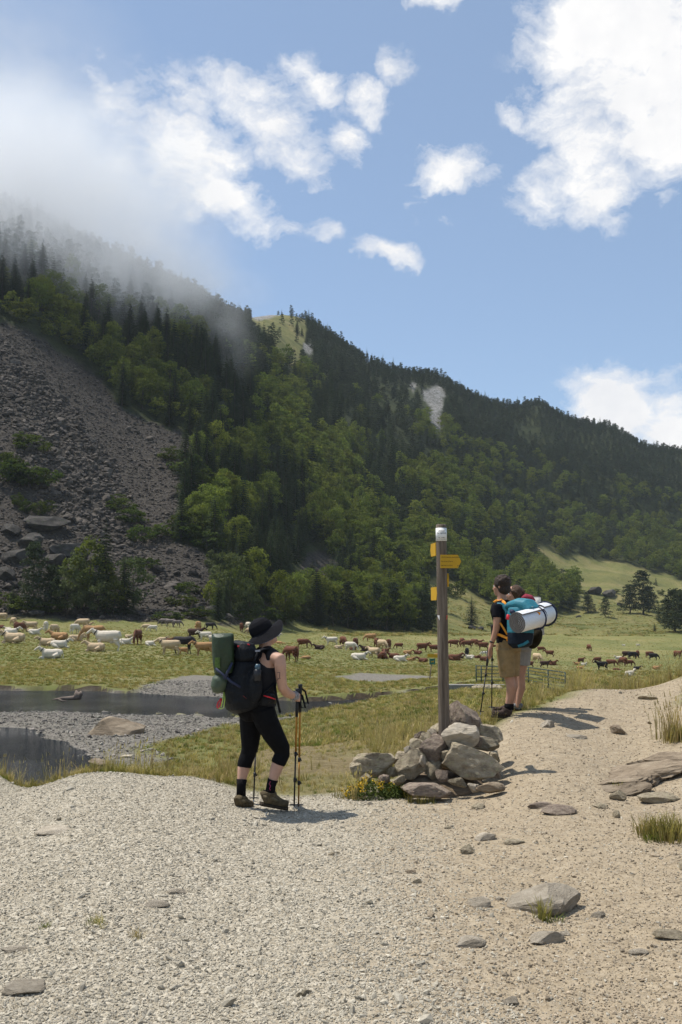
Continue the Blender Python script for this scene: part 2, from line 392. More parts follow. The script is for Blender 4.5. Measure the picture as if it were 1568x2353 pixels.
SCREE = [(-600, 700), (0, 738), (60, 750), (130, 800), (230, 868), (285, 945), (400, 985), (440, 1010), (455, 1050), (415, 1090), (420, 1150), (400, 1240), (470, 1265), (490, 1330), (480, 1425), (330, 1432), (-600, 1418)]
SCREE2 = [(600, 1395), (690, 1300), (705, 1268), (755, 1268), (788, 1310), (792, 1350), (735, 1372), (640, 1432), (500, 1436)]
GRASS_TOP = [(575, 705), (700, 715), (705, 760), (690, 840), (650, 845), (625, 780), (575, 740)]
CLIFFS = [[(968, 898), (1000, 886), (1020, 895), (1024, 915), (1012, 945), (1018, 985), (998, 984), (988, 950), (990, 928), (972, 915)], [(938, 880), (960, 884), (950, 900)], [(575, 712), (620, 712), (632, 722), (600, 735), (575, 728)], [(700, 790), (720, 790), (715, 815), (700, 810)]]
HILL = [(985, 1455), (960, 1335), (1010, 1322), (1060, 1345), (1130, 1392), (1230, 1425), (1310, 1405), (1330, 1385), (1320, 1345), (1285, 1345), (1255, 1318), (1232, 1290), (1222, 1238), (1290, 1280), (1400, 1286), (1500, 1314), (1700, 1360), (2200, 1380), (2200, 1600), (450, 1600), (450, 1427), (600, 1431), (700, 1434), (800, 1441)]
def H(x, y, detail=True):
    x = np.asarray(x, float); y = np.asarray(y, float)
    z = H0(x, y)
    if detail:
        far = sstep(150, 260, y)
        z = z + fbm(x / 26, y / 26, 4, 3) * 9 * far * sstep(190, 420, y) + fbm(x / 2.7, y / 2.7, 3, 5) * .16 * sstep(11, 16, y) + fbm(x / 0.9, y / 0.9, 3, 8) * .045
        near = (y > 18) & (y < 70)
        if near.any():
            xs, ys, zs = x[near], y[near], z[near]
            nz = fbm(xs / 1.6, ys / 1.6, 3, 21) * 1.5
            ds = np.maximum(sdpoly(xs, ys, STREAM), sdpoly(xs, ys, POOL)) + nz
            beach = np.maximum(sdpoly(xs, ys, BEACH), sdpoly(xs, ys, BAR))
            soft = sstep(-1.5, 1.2, beach)
            zs = np.maximum(zs, ZW + .07 + .10 * sstep(0, 5, -ds))
            edge = np.where(soft > .5, sstep(-2.2, 1.0, ds), sstep(-.45, .12, ds))
            zs = zs * (1 - edge) + (ZW - .25) * edge
            z = z.copy(); z[near] = zs
    return z
def hz(x, y): return float(H(np.array([x]), np.array([y]))[0])
def ground(vx, vy, lo=3.0, hi=1200.0):
    """first terrain point met along the sight line"""
    ds = np.exp(np.linspace(math.log(lo), math.log(hi), 1500))
    xc, yu = (vx - HX) / F, -(vy - HY) / F
    dy = math.cos(TH) - yu * math.sin(TH); dz = math.sin(TH) + yu * math.cos(TH)
    x = xc / dy * ds; z = CZ + dz / dy * ds
    d = z - H(x, ds); k = np.argmax(d < 0)
    if not (d < 0).any(): k = len(ds) - 1
    k = max(k, 1); t = d[k - 1] / (d[k - 1] - d[k] + 1e-9); yv = ds[k - 1] + (ds[k] - ds[k - 1]) * min(max(t, 0), 1)
    return Vector((xc / dy * yv, yv, hz(xc / dy * yv, yv)))
# ------------------------------------------------------------ terrain sheet, split by kind of ground
NR, NC = 800, 430
ys = np.exp(np.linspace(math.log(1.6), math.log(1404), NR)) - 4
us = np.sinh(np.linspace(-1, 1, NC) * 1.1) / math.sinh(1.1) * .62
Yg = np.repeat(ys[:, None], NC, 1); Xg = us[None] * (Yg + 4) * (1 + 4 / (Yg + 5))
Zg = H(Xg, Yg)
VX, VY = view_np(Xg, Yg, Zg)
nrm = np.zeros_like(Zg)
def soft_poly(px, py, polys, wd, nse, sc):
    d = np.max([sdpoly(px, py, p) for p in polys], 0)
    return sstep(-wd, wd, d + nse * fbm(px / sc, py / sc, 4, 31) * 2)
wpath = soft_poly(Xg, Yg, [PATH], .22, .35, .8)
wpath = np.where(Yg > 60, 0, wpath)
wbar = np.where((Yg > 18) & (Yg < 110), soft_poly(Xg, Yg, [BAR, BEACH, TRACK, STREAM, POOL], .35, 1.0, 1.5), 0)
m = (Yg > 150) & (VX > -700) & (VX < 2300)
wscree = np.zeros_like(Zg); wcliff = np.zeros_like(Zg); whill = np.zeros_like(Zg)
wscree[m] = soft_poly(VX[m], VY[m], [SCREE, SCREE2], 6, 14, 26); wcliff[m] = soft_poly(VX[m], VY[m], CLIFFS, 3, 9, 14)
wscree *= sstep(176, 186, Yg)
whill[m] = soft_poly(VX[m], VY[m], [HILL, GRASS_TOP], 5, 10, 30)
wmead = 1 - sstep(186, 196, Yg); whill = np.maximum(whill, wmead)
# dry, trampled ground on the near slope
slope = sdpoly(Xg, Yg, [(-2.2, 10.6), (1.6, 11), (2.2, 14), (1.0, 20), (-1.5, 30), (-3.5, 20)])
wdry = sstep(-1.2, 2.0, slope + 3.2 * fbm(Xg / 1.3, Yg / 1.3, 4, 77)) * (1 - wpath) * (Yg < 40)
ii = (np.arange(NR - 1)[:, None] * NC + np.arange(NC - 1)[None])
quads = np.stack([ii, ii + 1, ii + NC + 1, ii + NC], -1).reshape(-1, 4)
def cell(a): return ((a[:-1, :-1] + a[1:, :-1] + a[:-1, 1:] + a[1:, 1:]) / 4).ravel()
cy = cell(Yg); cls = np.full(len(quads), 1)                         # 1 meadow
cls[cy > 191] = 3
cls[(cell(whill) > .5) & (cy > 191)] = 5; cls[(cls == 5) & (cell(VY) > 1458)] = 1
cls[cell(wbar) > .5] = 2; cls[cell(wpath) > .5] = 0; cls[(cell(wscree) > .5) & (cy > 170)] = 4
V = np.stack([Xg, Yg, Zg], -1).reshape(-1, 3)
A1 = np.stack([wpath, wbar, wscree, wdry], -1).reshape(-1, 4); A2 = np.stack([wcliff, whill, np.zeros_like(Zg), np.ones_like(Zg)], -1).reshape(-1, 4)

def ground_material(far):
    m, n, b = mat_new('far_ground' if far else 'near_ground')
    geo = n.node('ShaderNodeNewGeometry'); P = geo.outputs['Position']
    a1 = n.node('ShaderNodeAttribute', attribute_name='m1'); a2 = n.node('ShaderNodeAttribute', attribute_name='m2')
    s1 = n.node('ShaderNodeSeparateColor'); n.l.new(a1.outputs['Color'], s1.inputs[0])
    s2 = n.node('ShaderNodeSeparateColor'); n.l.new(a2.outputs['Color'], s2.inputs[0])
    sep = n.node('ShaderNodeSeparateXYZ'); n.l.new(P, sep.inputs[0])
    ghill = n.ramp(n.noise(.05, 5, .68, P), [(.3, (.10, .115, .034)), (.5, (.165, .16, .055)), (.68, (.24, .20, .085))])
    bp = n.node('ShaderNodeBump'); bp.inputs['Strength'].default_value = .9; bp.inputs['Distance'].default_value = 1
    if far:
        nz = n.noise(.5, 6, .72, P)
        grass = n.mix(n.maprange(nz, .56, .68), ghill, (.06, .075, .022))
        floor = n.ramp(nz, [(.3, (.02, .026, .01)), (.7, (.05, .06, .018))])
        screec = n.ramp(nz, [(.25, (.022, .019, .016)), (.5, (.054, .046, .038)), (.72, (.09, .078, .064))])
        cliffc = n.ramp(n.noise(.22, 7, .8, P, 2.5), [(.34, (.05, .055, .035)), (.46, (.17, .16, .14)), (.54, (.30, .29, .27)), (.7, (.42, .41, .39))])
        c = n.mix(s2.outputs[1], floor, grass)
        c = n.mix(s1.outputs[2], c, screec)
        c = n.mix(s2.outputs[0], c, cliffc)
        h = n.math('MULTIPLY', n.noise(.9, 4, .7, P), 1.2)
    else:
        n7 = n.noise(7, 6, .72, P)
        earth = n.ramp(n7, [(.28, (.18, .13, .076)), (.5, (.285, .215, .132)), (.72, (.39, .31, .205))])
        vor = n.node('ShaderNodeTexVoronoi', feature='F1'); vor.inputs['Scale'].default_value = 42; n.l.new(P, vor.inputs['Vector'])
        sv = n.node('ShaderNodeSeparateColor'); n.l.new(vor.outputs['Color'], sv.inputs[0])
        stone = n.ramp(sv.outputs[0], [(.0, (.26, .228, .172)), (.35, (.355, .318, .245)), (.75, (.44, .398, .315)), (1, (.53, .485, .395))])
        nm = n.noise(.9, 5, .68, P)
        side = n.math('ADD', n.math('ADD', sep.outputs[0], n.math('MULTIPLY', sep.outputs[1], -.06)), n.math('MULTIPLY', n.math('SUBTRACT', nm, .5), 2.4))
        sidef = n.maprange(side, -.9, .7)
        pathc = n.mix(n.math('ADD', n.math('MULTIPLY', sidef, .55), n.math('MULTIPLY', n7, .35)), stone, earth)
        big = n.noise(.09, 4, .62, P)
        g1 = n.ramp(big, [(.3, (.105, .118, .036)), (.48, (.165, .155, .058)), (.62, (.225, .195, .092)), (.75, (.265, .22, .115))])
        grass = n.mix(n.maprange(nm, .3, .72), n.mix(.5, g1, (.075, .105, .018)), g1)
        grass = n.mix(n.maprange(sep.outputs[1], 130, 260), grass, ghill)
        dry = n.ramp(n7, [(.3, (.10, .068, .036)), (.5, (.205, .155, .082)), (.7, (.29, .235, .13))])
        barc = n.ramp(n7, [(.25, (.085, .075, .062)), (.5, (.17, .155, .13)), (.75, (.28, .26, .22))])
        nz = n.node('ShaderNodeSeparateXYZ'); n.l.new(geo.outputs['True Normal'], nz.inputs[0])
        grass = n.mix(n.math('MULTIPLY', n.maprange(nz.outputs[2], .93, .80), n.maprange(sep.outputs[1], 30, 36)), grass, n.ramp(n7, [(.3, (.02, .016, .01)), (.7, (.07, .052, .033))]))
        c = n.mix(a1.outputs['Alpha'], grass, n.mix(.85, grass, dry))
        c = n.mix(s1.outputs[1], c, barc); c = n.mix(s1.outputs[0], c, pathc)
        h = n.math('MULTIPLY', n.math('SUBTRACT', 1, vor.outputs['Distance']), n.math('MULTIPLY', n.math('SUBTRACT', 1, sidef), .016))
        h = n.math('ADD', h, n.math('MULTIPLY', n.noise(6, 5, .78, P), n.math('ADD', n.math('MULTIPLY', a1.outputs['Alpha'], .08), .05)))
    n.inp(b.inputs['Base Color'], c); b.inputs['Roughness'].default_value = .92; b.inputs['Specular IOR Level'].default_value = .15
    n.l.new(h, bp.inputs['Height']); n.l.new(bp.outputs[0], b.inputs['Normal'])
    return m
GM = [ground_material(False), ground_material(True)]
STRUCT = {}
for k, nm in enumerate(('gravel_path', 'meadow', 'riverbed', 'mountainside', 'scree_slope', 'hillside')):
    q = quads[cls == k]
    if not len(q): continue
    uq, inv = np.unique(q.ravel(), return_inverse=True)
    me = mesh_np(nm, V[uq], inv.reshape(-1, 4), [GM[int(k > 2)]], True)
    for an, arr in (('m1', A1), ('m2', A2)):
        ca = me.color_attributes.new(an, 'FLOAT_COLOR', 'POINT'); ca.data.foreach_set('color', arr[uq].astype(np.float32).ravel())
    STRUCT[nm] = tag(link(bpy.data.objects.new(nm, me)), kind='structure')
for nm, lb in (('gravel_path', 'pale gravel path and trail across the foreground'), ('meadow', 'flat green and yellow meadow where the herd grazes'), ('riverbed', 'grey shingle banks beside the stream'),
               ('mountainside', 'wooded mountain flank behind the valley'), ('scree_slope', 'dark grey scree slope at the left'), ('hillside', 'grassy slope rising at the foot of the forest')):
    STRUCT[nm]['label'] = lb
# water: one sheet at stream level, the banks rise out of it
def water_material():
    m, n, b = mat_new('water')
    geo = n.node('ShaderNodeNewGeometry'); P = geo.outputs['Position']
    mp = n.node('ShaderNodeMapping'); mp.inputs['Scale'].default_value = (.7, 2.2, 1); mp.inputs['Rotation'].default_value = (0, 0, R(10)); n.l.new(P, mp.inputs['Vector'])
    b.inputs['Base Color'].default_value = (.02, .023, .025, 1); b.inputs['Roughness'].default_value = .11; b.inputs['IOR'].default_value = 1.33
    b.inputs['Specular IOR Level'].default_value = .5
    h = n.math('ADD', n.noise(3.2, 4, .6, mp.outputs[0], .6), n.math('MULTIPLY', n.noise(11, 3, .6, mp.outputs[0]), .35))
    amp = n.maprange(n.noise(.35, 3, .5, P), .35, .7, .6, 1.0)
    bp = n.node('ShaderNodeBump'); bp.inputs['Distance'].default_value = .5; n.inp(bp.inputs['Strength'], amp)
    n.l.new(h, bp.inputs['Height']); n.l.new(bp.outputs[0], b.inputs['Normal'])
    return m
wb = MB(); wb.add([(-45, 20, ZW), (14, 20, ZW), (26, 62, ZW), (-45, 62, ZW)], [(0, 1, 2, 3)])
tag(wb.build('stream_water', water_material(), smooth=False), 'shallow dark rippled stream crossing the valley floor', kind='structure')
# ------------------------------------------------------------ trees
def leaf_material(name, c1, c2, trans=.35, objvar=.25):
    m, n, b = mat_new(name)
    n.n.remove(b); out = n.n['Material Output']
    oi = n.node('ShaderNodeObjectInfo'); tcn = n.node('ShaderNodeTexCoord')
    f = n.noise(.9, 3, .6, tcn.outputs['Object'])
    c = n.ramp(f, [(.3, c1), (.7, c2)])
    h = n.node('ShaderNodeHueSaturation'); n.inp(h.inputs['Color'], c)
    n.inp(h.inputs['Value'], n.maprange(oi.outputs['Random'], 0, 1, 1 - objvar, 1 + objvar, False))
    n.inp(h.inputs['Hue'], n.maprange(n.math('FRACT', n.math('MULTIPLY', oi.outputs['Random'], 9.7)), 0, 1, .482, .512, False))
    d = n.node('ShaderNodeBsdfDiffuse'); t = n.node('ShaderNodeBsdfTranslucent'); mx = n.node('ShaderNodeMixShader')
    n.l.new(h.outputs[0], d.inputs[0]); n.inp(t.inputs[0], n.mix(1, h.outputs[0], (1.25, 1.3, .7), 'MULTIPLY')); mx.inputs[0].default_value = trans
    n.l.new(d.outputs[0], mx.inputs[1]); n.l.new(t.outputs[0], mx.inputs[2]); n.l.new(mx.outputs[0], out.inputs[0])
    return m
LM = dict(beech=leaf_material('beech_leaf', (.060, .088, .021), (.165, .187, .050), .42),
          fir=leaf_material('fir_needle', (.021, .034, .020), (.052, .067, .031), .18),
          pine=leaf_material('pine_needle', (.024, .036, .023), (.053, .066, .036), .18),
          willow=leaf_material('willow_leaf', (.055, .075, .03), (.105, .125, .062), .3),
          bush=leaf_material('bush_leaf', (.035, .055, .014), (.08, .10, .028), .3))
bark = mat('bark', (.075, .06, .048), .95, .4, 8, .5, 20)
def leaves(pts, nrm, size, rg, aspect=.7, flat=.5):
    """quads at pts, roughly facing nrm"""
    N = len(pts); rnd = rg.normal(size=(N, 3)); n = nrm * flat + rnd * (1 - flat) * .8
    n /= np.linalg.norm(n, axis=1, keepdims=True) + 1e-9
    a = np.cross(n, rg.normal(size=(N, 3))); a /= np.linalg.norm(a, axis=1, keepdims=True) + 1e-9
    b = np.cross(n, a); s = size * rg.uniform(.6, 1.4, (N, 1))
    a = a * s; b = b * s * aspect
    v = np.stack([pts - a * .5, pts + b * .5 - a * .05, pts + a * .6, pts - b * .5 + a * .05], 1).reshape(-1, 3)
    return v, np.arange(N * 4).reshape(-1, 4)
def crown_round(seed, h, r, base, nb, nl, size, squash=1.0):
    rg = np.random.default_rng(seed); P = []; Nn = []
    hc = (h - base) / 2; c0 = np.array([0, 0, base + hc])
    for i in range(nb):
        while True:
            q = rg.uniform(-1, 1, 3)
            if .25 < np.linalg.norm(q) < 1: break
        q = q / np.linalg.norm(q) * rg.uniform(.5, .92)
        taper = 1 - .35 * max(q[2], 0)
        c = c0 + q * np.array([r * taper, r * taper, hc]); br = r * rg.uniform(.17, .34)
        d = rg.normal(size=(nl, 3)); d[:, 2] = d[:, 2] * .8 + .35; d /= np.linalg.norm(d, axis=1, keepdims=True)
        P.append(c + d * br * np.array([1, 1, .72 * squash]) * rg.uniform(.55, 1.08, (nl, 1))); Nn.append(d * .6 + np.array([0, 0, .6]))
    return np.concatenate(P), np.concatenate(Nn), rg
def beech_crown(seed, h, r, base, nb=22, nl=45, size=.5):
    P, Nn, rg = crown_round(seed, h, r, base, nb, nl, size)
    return leaves(P, Nn, size, rg)
def fir_crown(seed, h, r, base=.8, tiers=18, nbr=9, seg=3, size=.5, rag=.25):
    rg = np.random.default_rng(seed); V_, F_ = [], []
    for t in range(tiers):
        f = t / (tiers - 1); z = base + (h - base) * f ** .95; rr = r * (1 - f) ** .85 + .12
        for k in range(nbr if f < .8 else max(4, nbr // 2)):
            a = 2 * math.pi * (k + rg.uniform(-.4, .4)) / nbr + t * 1.3; L = rr * rg.uniform(1 - rag, 1 + rag * .6)
            ca, sa = math.cos(a), math.sin(a); dr = rg.uniform(.22, .42)
            for j in range(seg):
                s0, s1 = j / seg, (j + 1.25) / seg; wd = size * (1.15 - .75 * (j / seg)) * rg.uniform(.7, 1.2) * (.55 + .45 * rr / r)
                p0 = np.array([ca * L * s0, sa * L * s0, z - dr * L * s0 ** 1.3]); p1 = np.array([ca * L * s1, sa * L * s1, z - dr * L * s1 ** 1.3 + .05 * L * (s1 > .9)])
                sd_ = np.array([-sa, ca, 0]) * wd * .5; mid = (p0 + p1) / 2; droop = np.array([0, 0, -wd * .35])
                o = len(V_); V_ += [p0, mid + sd_ + droop, p1, mid - sd_ + droop]; F_.append((o, o + 1, o + 2)); F_.append((o, o + 2, o + 3))
    # vertical shell of small sprays so that the tree is not see-through
    return np.array(V_), np.array(F_)
def pine_crown(seed, h, r, base, nb=14, nl=45, size=.45):
    rg = np.random.default_rng(seed); P = []; Nn = []
    for i in range(nb):
        f = i / (nb - 1); z = base + (h - base) * f; rr = r * (1 - .75 * f ** 2.2) * rg.uniform(.55, 1)
        a = i * 2.4 + rg.uniform(-.5, .5); c = np.array([math.cos(a) * rr * .6, math.sin(a) * rr * .6, z]); br = r * rg.uniform(.38, .58) * (1 - .3 * f)
        d = rg.normal(size=(nl, 3)); d[:, 2] = d[:, 2] * .7 + .3; d /= np.linalg.norm(d, axis=1, keepdims=True)
        P.append(c + d * br * np.array([1, 1, .6]) * rg.uniform(.4, 1.05, (nl, 1))); Nn.append(d * .5 + np.array([0, 0, .5]))
    return leaves(np.concatenate(P), np.concatenate(Nn), size, rg, .55)
def trunk_mesh(name, h, r, seed, limbs=5, base=.3, spread=.3, cr=1.6):
    rg = random.Random(seed); b = MB(); px = [Vector((0, 0, -.4))]; n = 6
    for i in range(1, n + 1): px.append(Vector((rg.uniform(-1, 1) * r * .8, rg.uniform(-1, 1) * r * .8, h * i / n)))
    b.loft(px, [r * (1.25 if i == 0 else 1) * (1 - .85 * i / n) + .01 for i in range(n + 1)], 7)
    for i in range(limbs):
        z = h * (base + (.9 - base) * (i + .5) / limbs); a = i * 2.4 + rg.uniform(-.4, .4); L = cr * rg.uniform(.5, .85) * (1.2 - z / h)
        k = min(n, int(z / h * n)); p0 = px[k].copy(); p0.z = z
        p1 = p0 + Vector((math.cos(a) * L * .5, math.sin(a) * L * .5, L * spread)); p2 = p0 + Vector((math.cos(a) * L, math.sin(a) * L, L * spread * 1.6))
        rr = r * (1 - .8 * z / h) * .5; b.loft([p0, p1, p2], [rr, rr * .7, rr * .3], 5)
    return b.mesh(name, bark)
def meshq(name, vf, m): return mesh_np(name, vf[0], vf[1], [m], False)
# near (detailed) and far (light) versions of each kind
KN = {}   # kind -> list of (crown mesh, trunk mesh)
def addk(k, crown, trunk): KN.setdefault(k, []).append((crown, trunk))
for i in range(3): addk('beech', meshq('beech_crown', beech_crown(10 + i, 11 + i, 4.0 + .3 * i, 1.6, 62, 50, .40), LM['beech']), trunk_mesh('beech_trunk', 9, .22, i, 7, .2, .6, 3))
for i in range(3): addk('fir', meshq('fir_crown', fir_crown(20 + i, 14 + 1.5 * i, 3.0 + .2 * i, .9, 30, 12, 4, .62), LM['fir']), trunk_mesh('fir_trunk', 13, .2, i, 3, .1, 0, 1.5))
for i in range(3): addk('pine', meshq('pine_crown', pine_crown(30 + i, 9 + i, 2.9, 1.3, 24, 130, .36), LM['pine']), trunk_mesh('pine_trunk', 8.4, .17, i, 6, .25, .25, 1.8))
for i in range(3): addk('willow', meshq('willow_crown', beech_crown(40 + i, 6.4 + i * .6, 2.9, .3, 46, 56, .27), LM['willow']), trunk_mesh('willow_trunk', 4.8, .12, i, 8, .12, .9, 2))
for i in range(3): addk('bush', meshq('bush_crown', beech_crown(50 + i, 2.3, 1.6, 0, 30, 40, .19), LM['bush']), trunk_mesh('bush_trunk', 1.5, .05, i, 6, .1, .9, 1))
FAR = []
FARK = {}
for k, gen in (('beech', lambda s: beech_crown(100 + s, 11 + s % 3, 3.9 + .25 * (s % 3), 1.2, 40, 20, .75)), ('fir', lambda s: fir_crown(200 + s, 13 + 1.2 * s, 2.7 + .15 * s, .4, 16, 8, 2, 1.25)),
               ('pine', lambda s: pine_crown(300 + s, 9 + s, 2.9 + .2 * s, 1.0, 14, 34, .75)), ('willow', lambda s: beech_crown(400 + s, 6.2, 2.8, .1, 30, 22, .48))):
    for s in range(4):
        FARK.setdefault(k, []).append(len(FAR)); FAR.append(proto('far_' + k, meshq('far_' + k, gen(s), LM[k])))
# forest floor points
rf = np.random.default_rng(5)
N = 90000
d = np.sqrt(rf.uniform(180 ** 2, 1120 ** 2, N)); uu = rf.uniform(-.52, .52, N); X = uu * d; Y = d
Z = H(X, Y); vx, vy = view_np(X, Y, Z)
keep = (vx > -420) & (vx < 1990)
def inp(polys, nse=10, sc=26, off=0): return np.max([sdpoly(vx, vy, p) for p in polys], 0) + nse * fbm(vx / sc, vy / sc, 3, 31) * 2 > off
keep &= ~inp([SCREE, SCREE2], 12, 26, -4) & ~inp(CLIFFS, 4, 14) & ~inp([HILL], 10, 30, -2)
for sh_ in (12, 24, 36): keep &= ~(np.max([sdpoly(vx, vy - sh_, p) for p in CLIFFS], 0) > 0)
gt = inp([GRASS_TOP], 8, 20) | (sdpoly(vx, vy - 22, GRASS_TOP) > 0)
keep &= ~gt | (rf.uniform(size=N) < .035)
keep &= (Y > 196)
# grassy clearings below the ridge
up = vy - np.interp(vx, [0, 330, 570, 680, 800, 1000, 1120, 1240, 1400, 1568], [470, 635, 731, 727, 806, 872, 930, 962, 1002, 1052])
clear = (fbm(vx / 60, vy / 70, 3, 61) > .10) & (vx > 560) & (vx < 1250) & (up < 190) & (up > 4)
keep &= ~clear | (rf.uniform(size=N) < .12)
X, Y, Z, vx, vy, up = (a[keep] for a in (X, Y, Z, vx, vy, up))
# thin out to a spacing that grows a little with distance
order = rf.permutation(len(X)); cellsz = 2.6; taken = {}; sel = []
rad = np.where(up < 120, 3.6, 4.5) * np.where(Y > 520, 1.05, .92)
for i in order:
    cx_, cy_ = int(X[i] // cellsz), int(Y[i] // cellsz); ok = True; r_ = rad[i]; kk = int(r_ // cellsz) + 1
    for a in range(cx_ - kk, cx_ + kk + 1):
        for b in range(cy_ - kk, cy_ + kk + 1):
            for j in taken.get((a, b), ()):
                if (X[i] - X[j]) ** 2 + (Y[i] - Y[j]) ** 2 < r_ * r_: ok = False; break
            if not ok: break
        if not ok: break
    if ok: taken.setdefault((cx_, cy_), []).append(i); sel.append(i)
sel = np.array(sel); X, Y, Z, vx, vy, up = (a[sel] for a in (X, Y, Z, vx, vy, up))
n = len(X); nz = fbm(vx / 110, vy / 70, 4, 91) + rf.normal(size=n) * .10
kind = np.where(nz > -.01 + .10 * (up < 190) + .5 * (up < 95) - .07 * (vx > 1000) - .05 * (vx > 1250), 0, 1)                       # 0 beech, 1 fir, 2 pine, 3 willow
kind = np.where((up < 120) & (kind == 1) & (rf.uniform(size=n) < .86), 2, kind); kind = np.where((vx > 900) & (kind == 1) & (rf.uniform(size=n) < .45), 2, kind)
kind = np.where((Y < 262) & (vx < 760) & (rf.uniform(size=n) < .55), 3, kind)
kind = np.where((Y < 250) & (kind == 1) & (rf.uniform(size=n) < .35), 0, kind)
scl = rf.uniform(.72, 1.15, n) * np.where(up < 60, .78, 1) * np.where(Y < 225, .72, 1)
names = ['beech', 'fir', 'pine', 'willow']
size_on_screen = scl * np.array([12, 14, 10, 7])[kind] / Y
vis = (vx > -30) & (vx < 1600)
big = np.argsort(-(size_on_screen * vis))[:250]
isbig = np.zeros(n, bool); isbig[big] = True
far_i = np.where(~isbig)[0]
fidx = np.array([FARK[names[k]][rf.integers(0, 4)] for k in kind[far_i]])
rot = np.zeros((len(far_i), 3)); rot[:, 2] = rf.uniform(0, 6.28, len(far_i)); rot[:, :2] = rf.normal(size=(len(far_i), 2)) * .03
sc3 = np.stack([scl[far_i] * rf.uniform(.8, 1.25, len(far_i)), scl[far_i] * rf.uniform(.8, 1.25, len(far_i)), scl[far_i] * rf.uniform(.75, 1.15, len(far_i))], 1)
fo = scatter('forest', FAR, np.stack([X, Y, Z - .3], 1)[far_i], rot, sc3, fidx)
tag(fo, 'dense mixed beech and fir forest covering the mountain flank', 'forest', kind='stuff')
TREE_N = 0
def tree(kind, loc, s, label, group=None, var=None, rz=None, cat='tree'):
    global TREE_N
    TREE_N += 1
    cr, tr = KN[kind][(TREE_N if var is None else var) % len(KN[kind])]
    e = empty({'beech': 'beech_tree', 'fir': 'fir_tree', 'pine': 'pine_tree', 'willow': 'willow_tree', 'bush': 'shrub'}[kind], loc, rz if rz is not None else random.uniform(0, 6.28), s)
    mobj('trunk' if kind != 'bush' else 'stem', tr, e); mobj('crown' if kind != 'bush' else 'foliage', cr, e)
    return tag(e, label, cat, group)
LK = {'beech': 'rounded beech', 'fir': 'pointed fir', 'pine': 'dark pine', 'willow': 'pale willow'}
for i in big:
    k = names[kind[i]]; hx_ = [w_ for t_, w_ in ((90, 'at the left edge above the scree'), (180, 'above the left part of the scree'), (260, 'above the middle of the scree'), (330, 'above the right part of the scree'), (430, 'over the middle of the scree edge'), (520, 'beside the right edge of the scree'), (610, 'straight above the black hat'), (700, 'right of the black hat'), (820, 'well left of the signpost'), (950, 'just left of the signpost'), (1080, 'behind the signpost'), (1250, 'behind the two walkers'), (9999, 'right of the two walkers')) if vx[i] < t_][0]
    hy_ = [w_ for t_, w_ in ((1050, 'high'), (1180, 'midway up'), (1300, 'low'), (9999, 'at its foot')) if vy[i] < t_][0]
    tree(k, (X[i], Y[i], Z[i] - .2), scl[i], '%s%s in the forest %s, %s' % ('tall ' if scl[i] > 1.02 else 'small ' if scl[i] < .82 else '', LK[k], hx_, hy_), k + ' trees along the lower forest')
# hand-placed trees
def tplant(kind, vx, vy, hpx, label, group=None, var=None, hi=1200, cat='tree', wide=1):
    p = ground(vx, vy, 60, hi); s = hpx / F * p.y / ({'beech': 12, 'fir': 14.5, 'pine': 9.6, 'willow': 6.6, 'bush': 2.2}[kind])
    return tree(kind, (p.x, p.y, p.z - .1), (s * wide, s * wide, s), label, group, var, cat=cat)
tplant('fir', 1085, 1437, 72, 'lone dark spruce on the slope right of the signpost', var=0, wide=1.5)
for a in [(175, 1408, 150, 'willow', 'pale grey-green bushy tree left in the thicket below the scree'), (205, 1405, 175, 'beech', 'bright green leafy tree in the middle of the thicket below the scree'), (240, 1410, 185, 'fir', 'dark spruce topping the thicket below the scree'),
          (285, 1412, 150, 'fir', 'dark spruce at the right end of the thicket below the scree'), (262, 1412, 100, 'beech', 'low green tree in front of the spruces of the thicket'), (305, 1405, 120, 'willow', 'pale tree at the right edge of the thicket below the scree'),
          (155, 1412, 105, 'willow', 'grey-green tree standing low at the front of the thicket'), (225, 1414, 95, 'willow', 'pale low tree under the dark spruce of the thicket'), (75, 1410, 140, 'pine', 'thin sparse pine left of the thicket below the scree'), (118, 1408, 112, 'pine', 'slim pine with bare trunk beside the thicket'),
          (30, 1408, 70, 'fir', 'small dark fir at the left edge behind the cattle'), (530, 1405, 130, 'willow', 'tall pale willow at the foot of the scree behind the hat'), (575, 1425, 90, 'willow', 'round willow behind the black hat'),
          (555, 1380, 170, 'fir', 'dark broad fir behind the willows above the hat'), (690, 1425, 75, 'willow', 'low pale tree left of the pine row at the meadow edge')]:
    tplant(a[3], a[0], a[1], a[2], a[4])
for k, (x_, y_, h_) in enumerate([(735, 1438, 82), (765, 1440, 75), (800, 1443, 90), (830, 1446, 70), (868, 1445, 98), (905, 1448, 92), (938, 1450, 85), (972, 1452, 88), (990, 1450, 70), (850, 1440, 105)]):
    tplant('pine' if k % 3 else 'fir', x_, y_, h_, ['first', 'second', 'third', 'fourth', 'fifth', 'sixth', 'seventh', 'eighth', 'ninth', 'tallest'][k] + (' pine from the left in' if k < 9 else ' pine of') + ' the dark row at the far edge of the meadow', 'pines at the meadow edge')
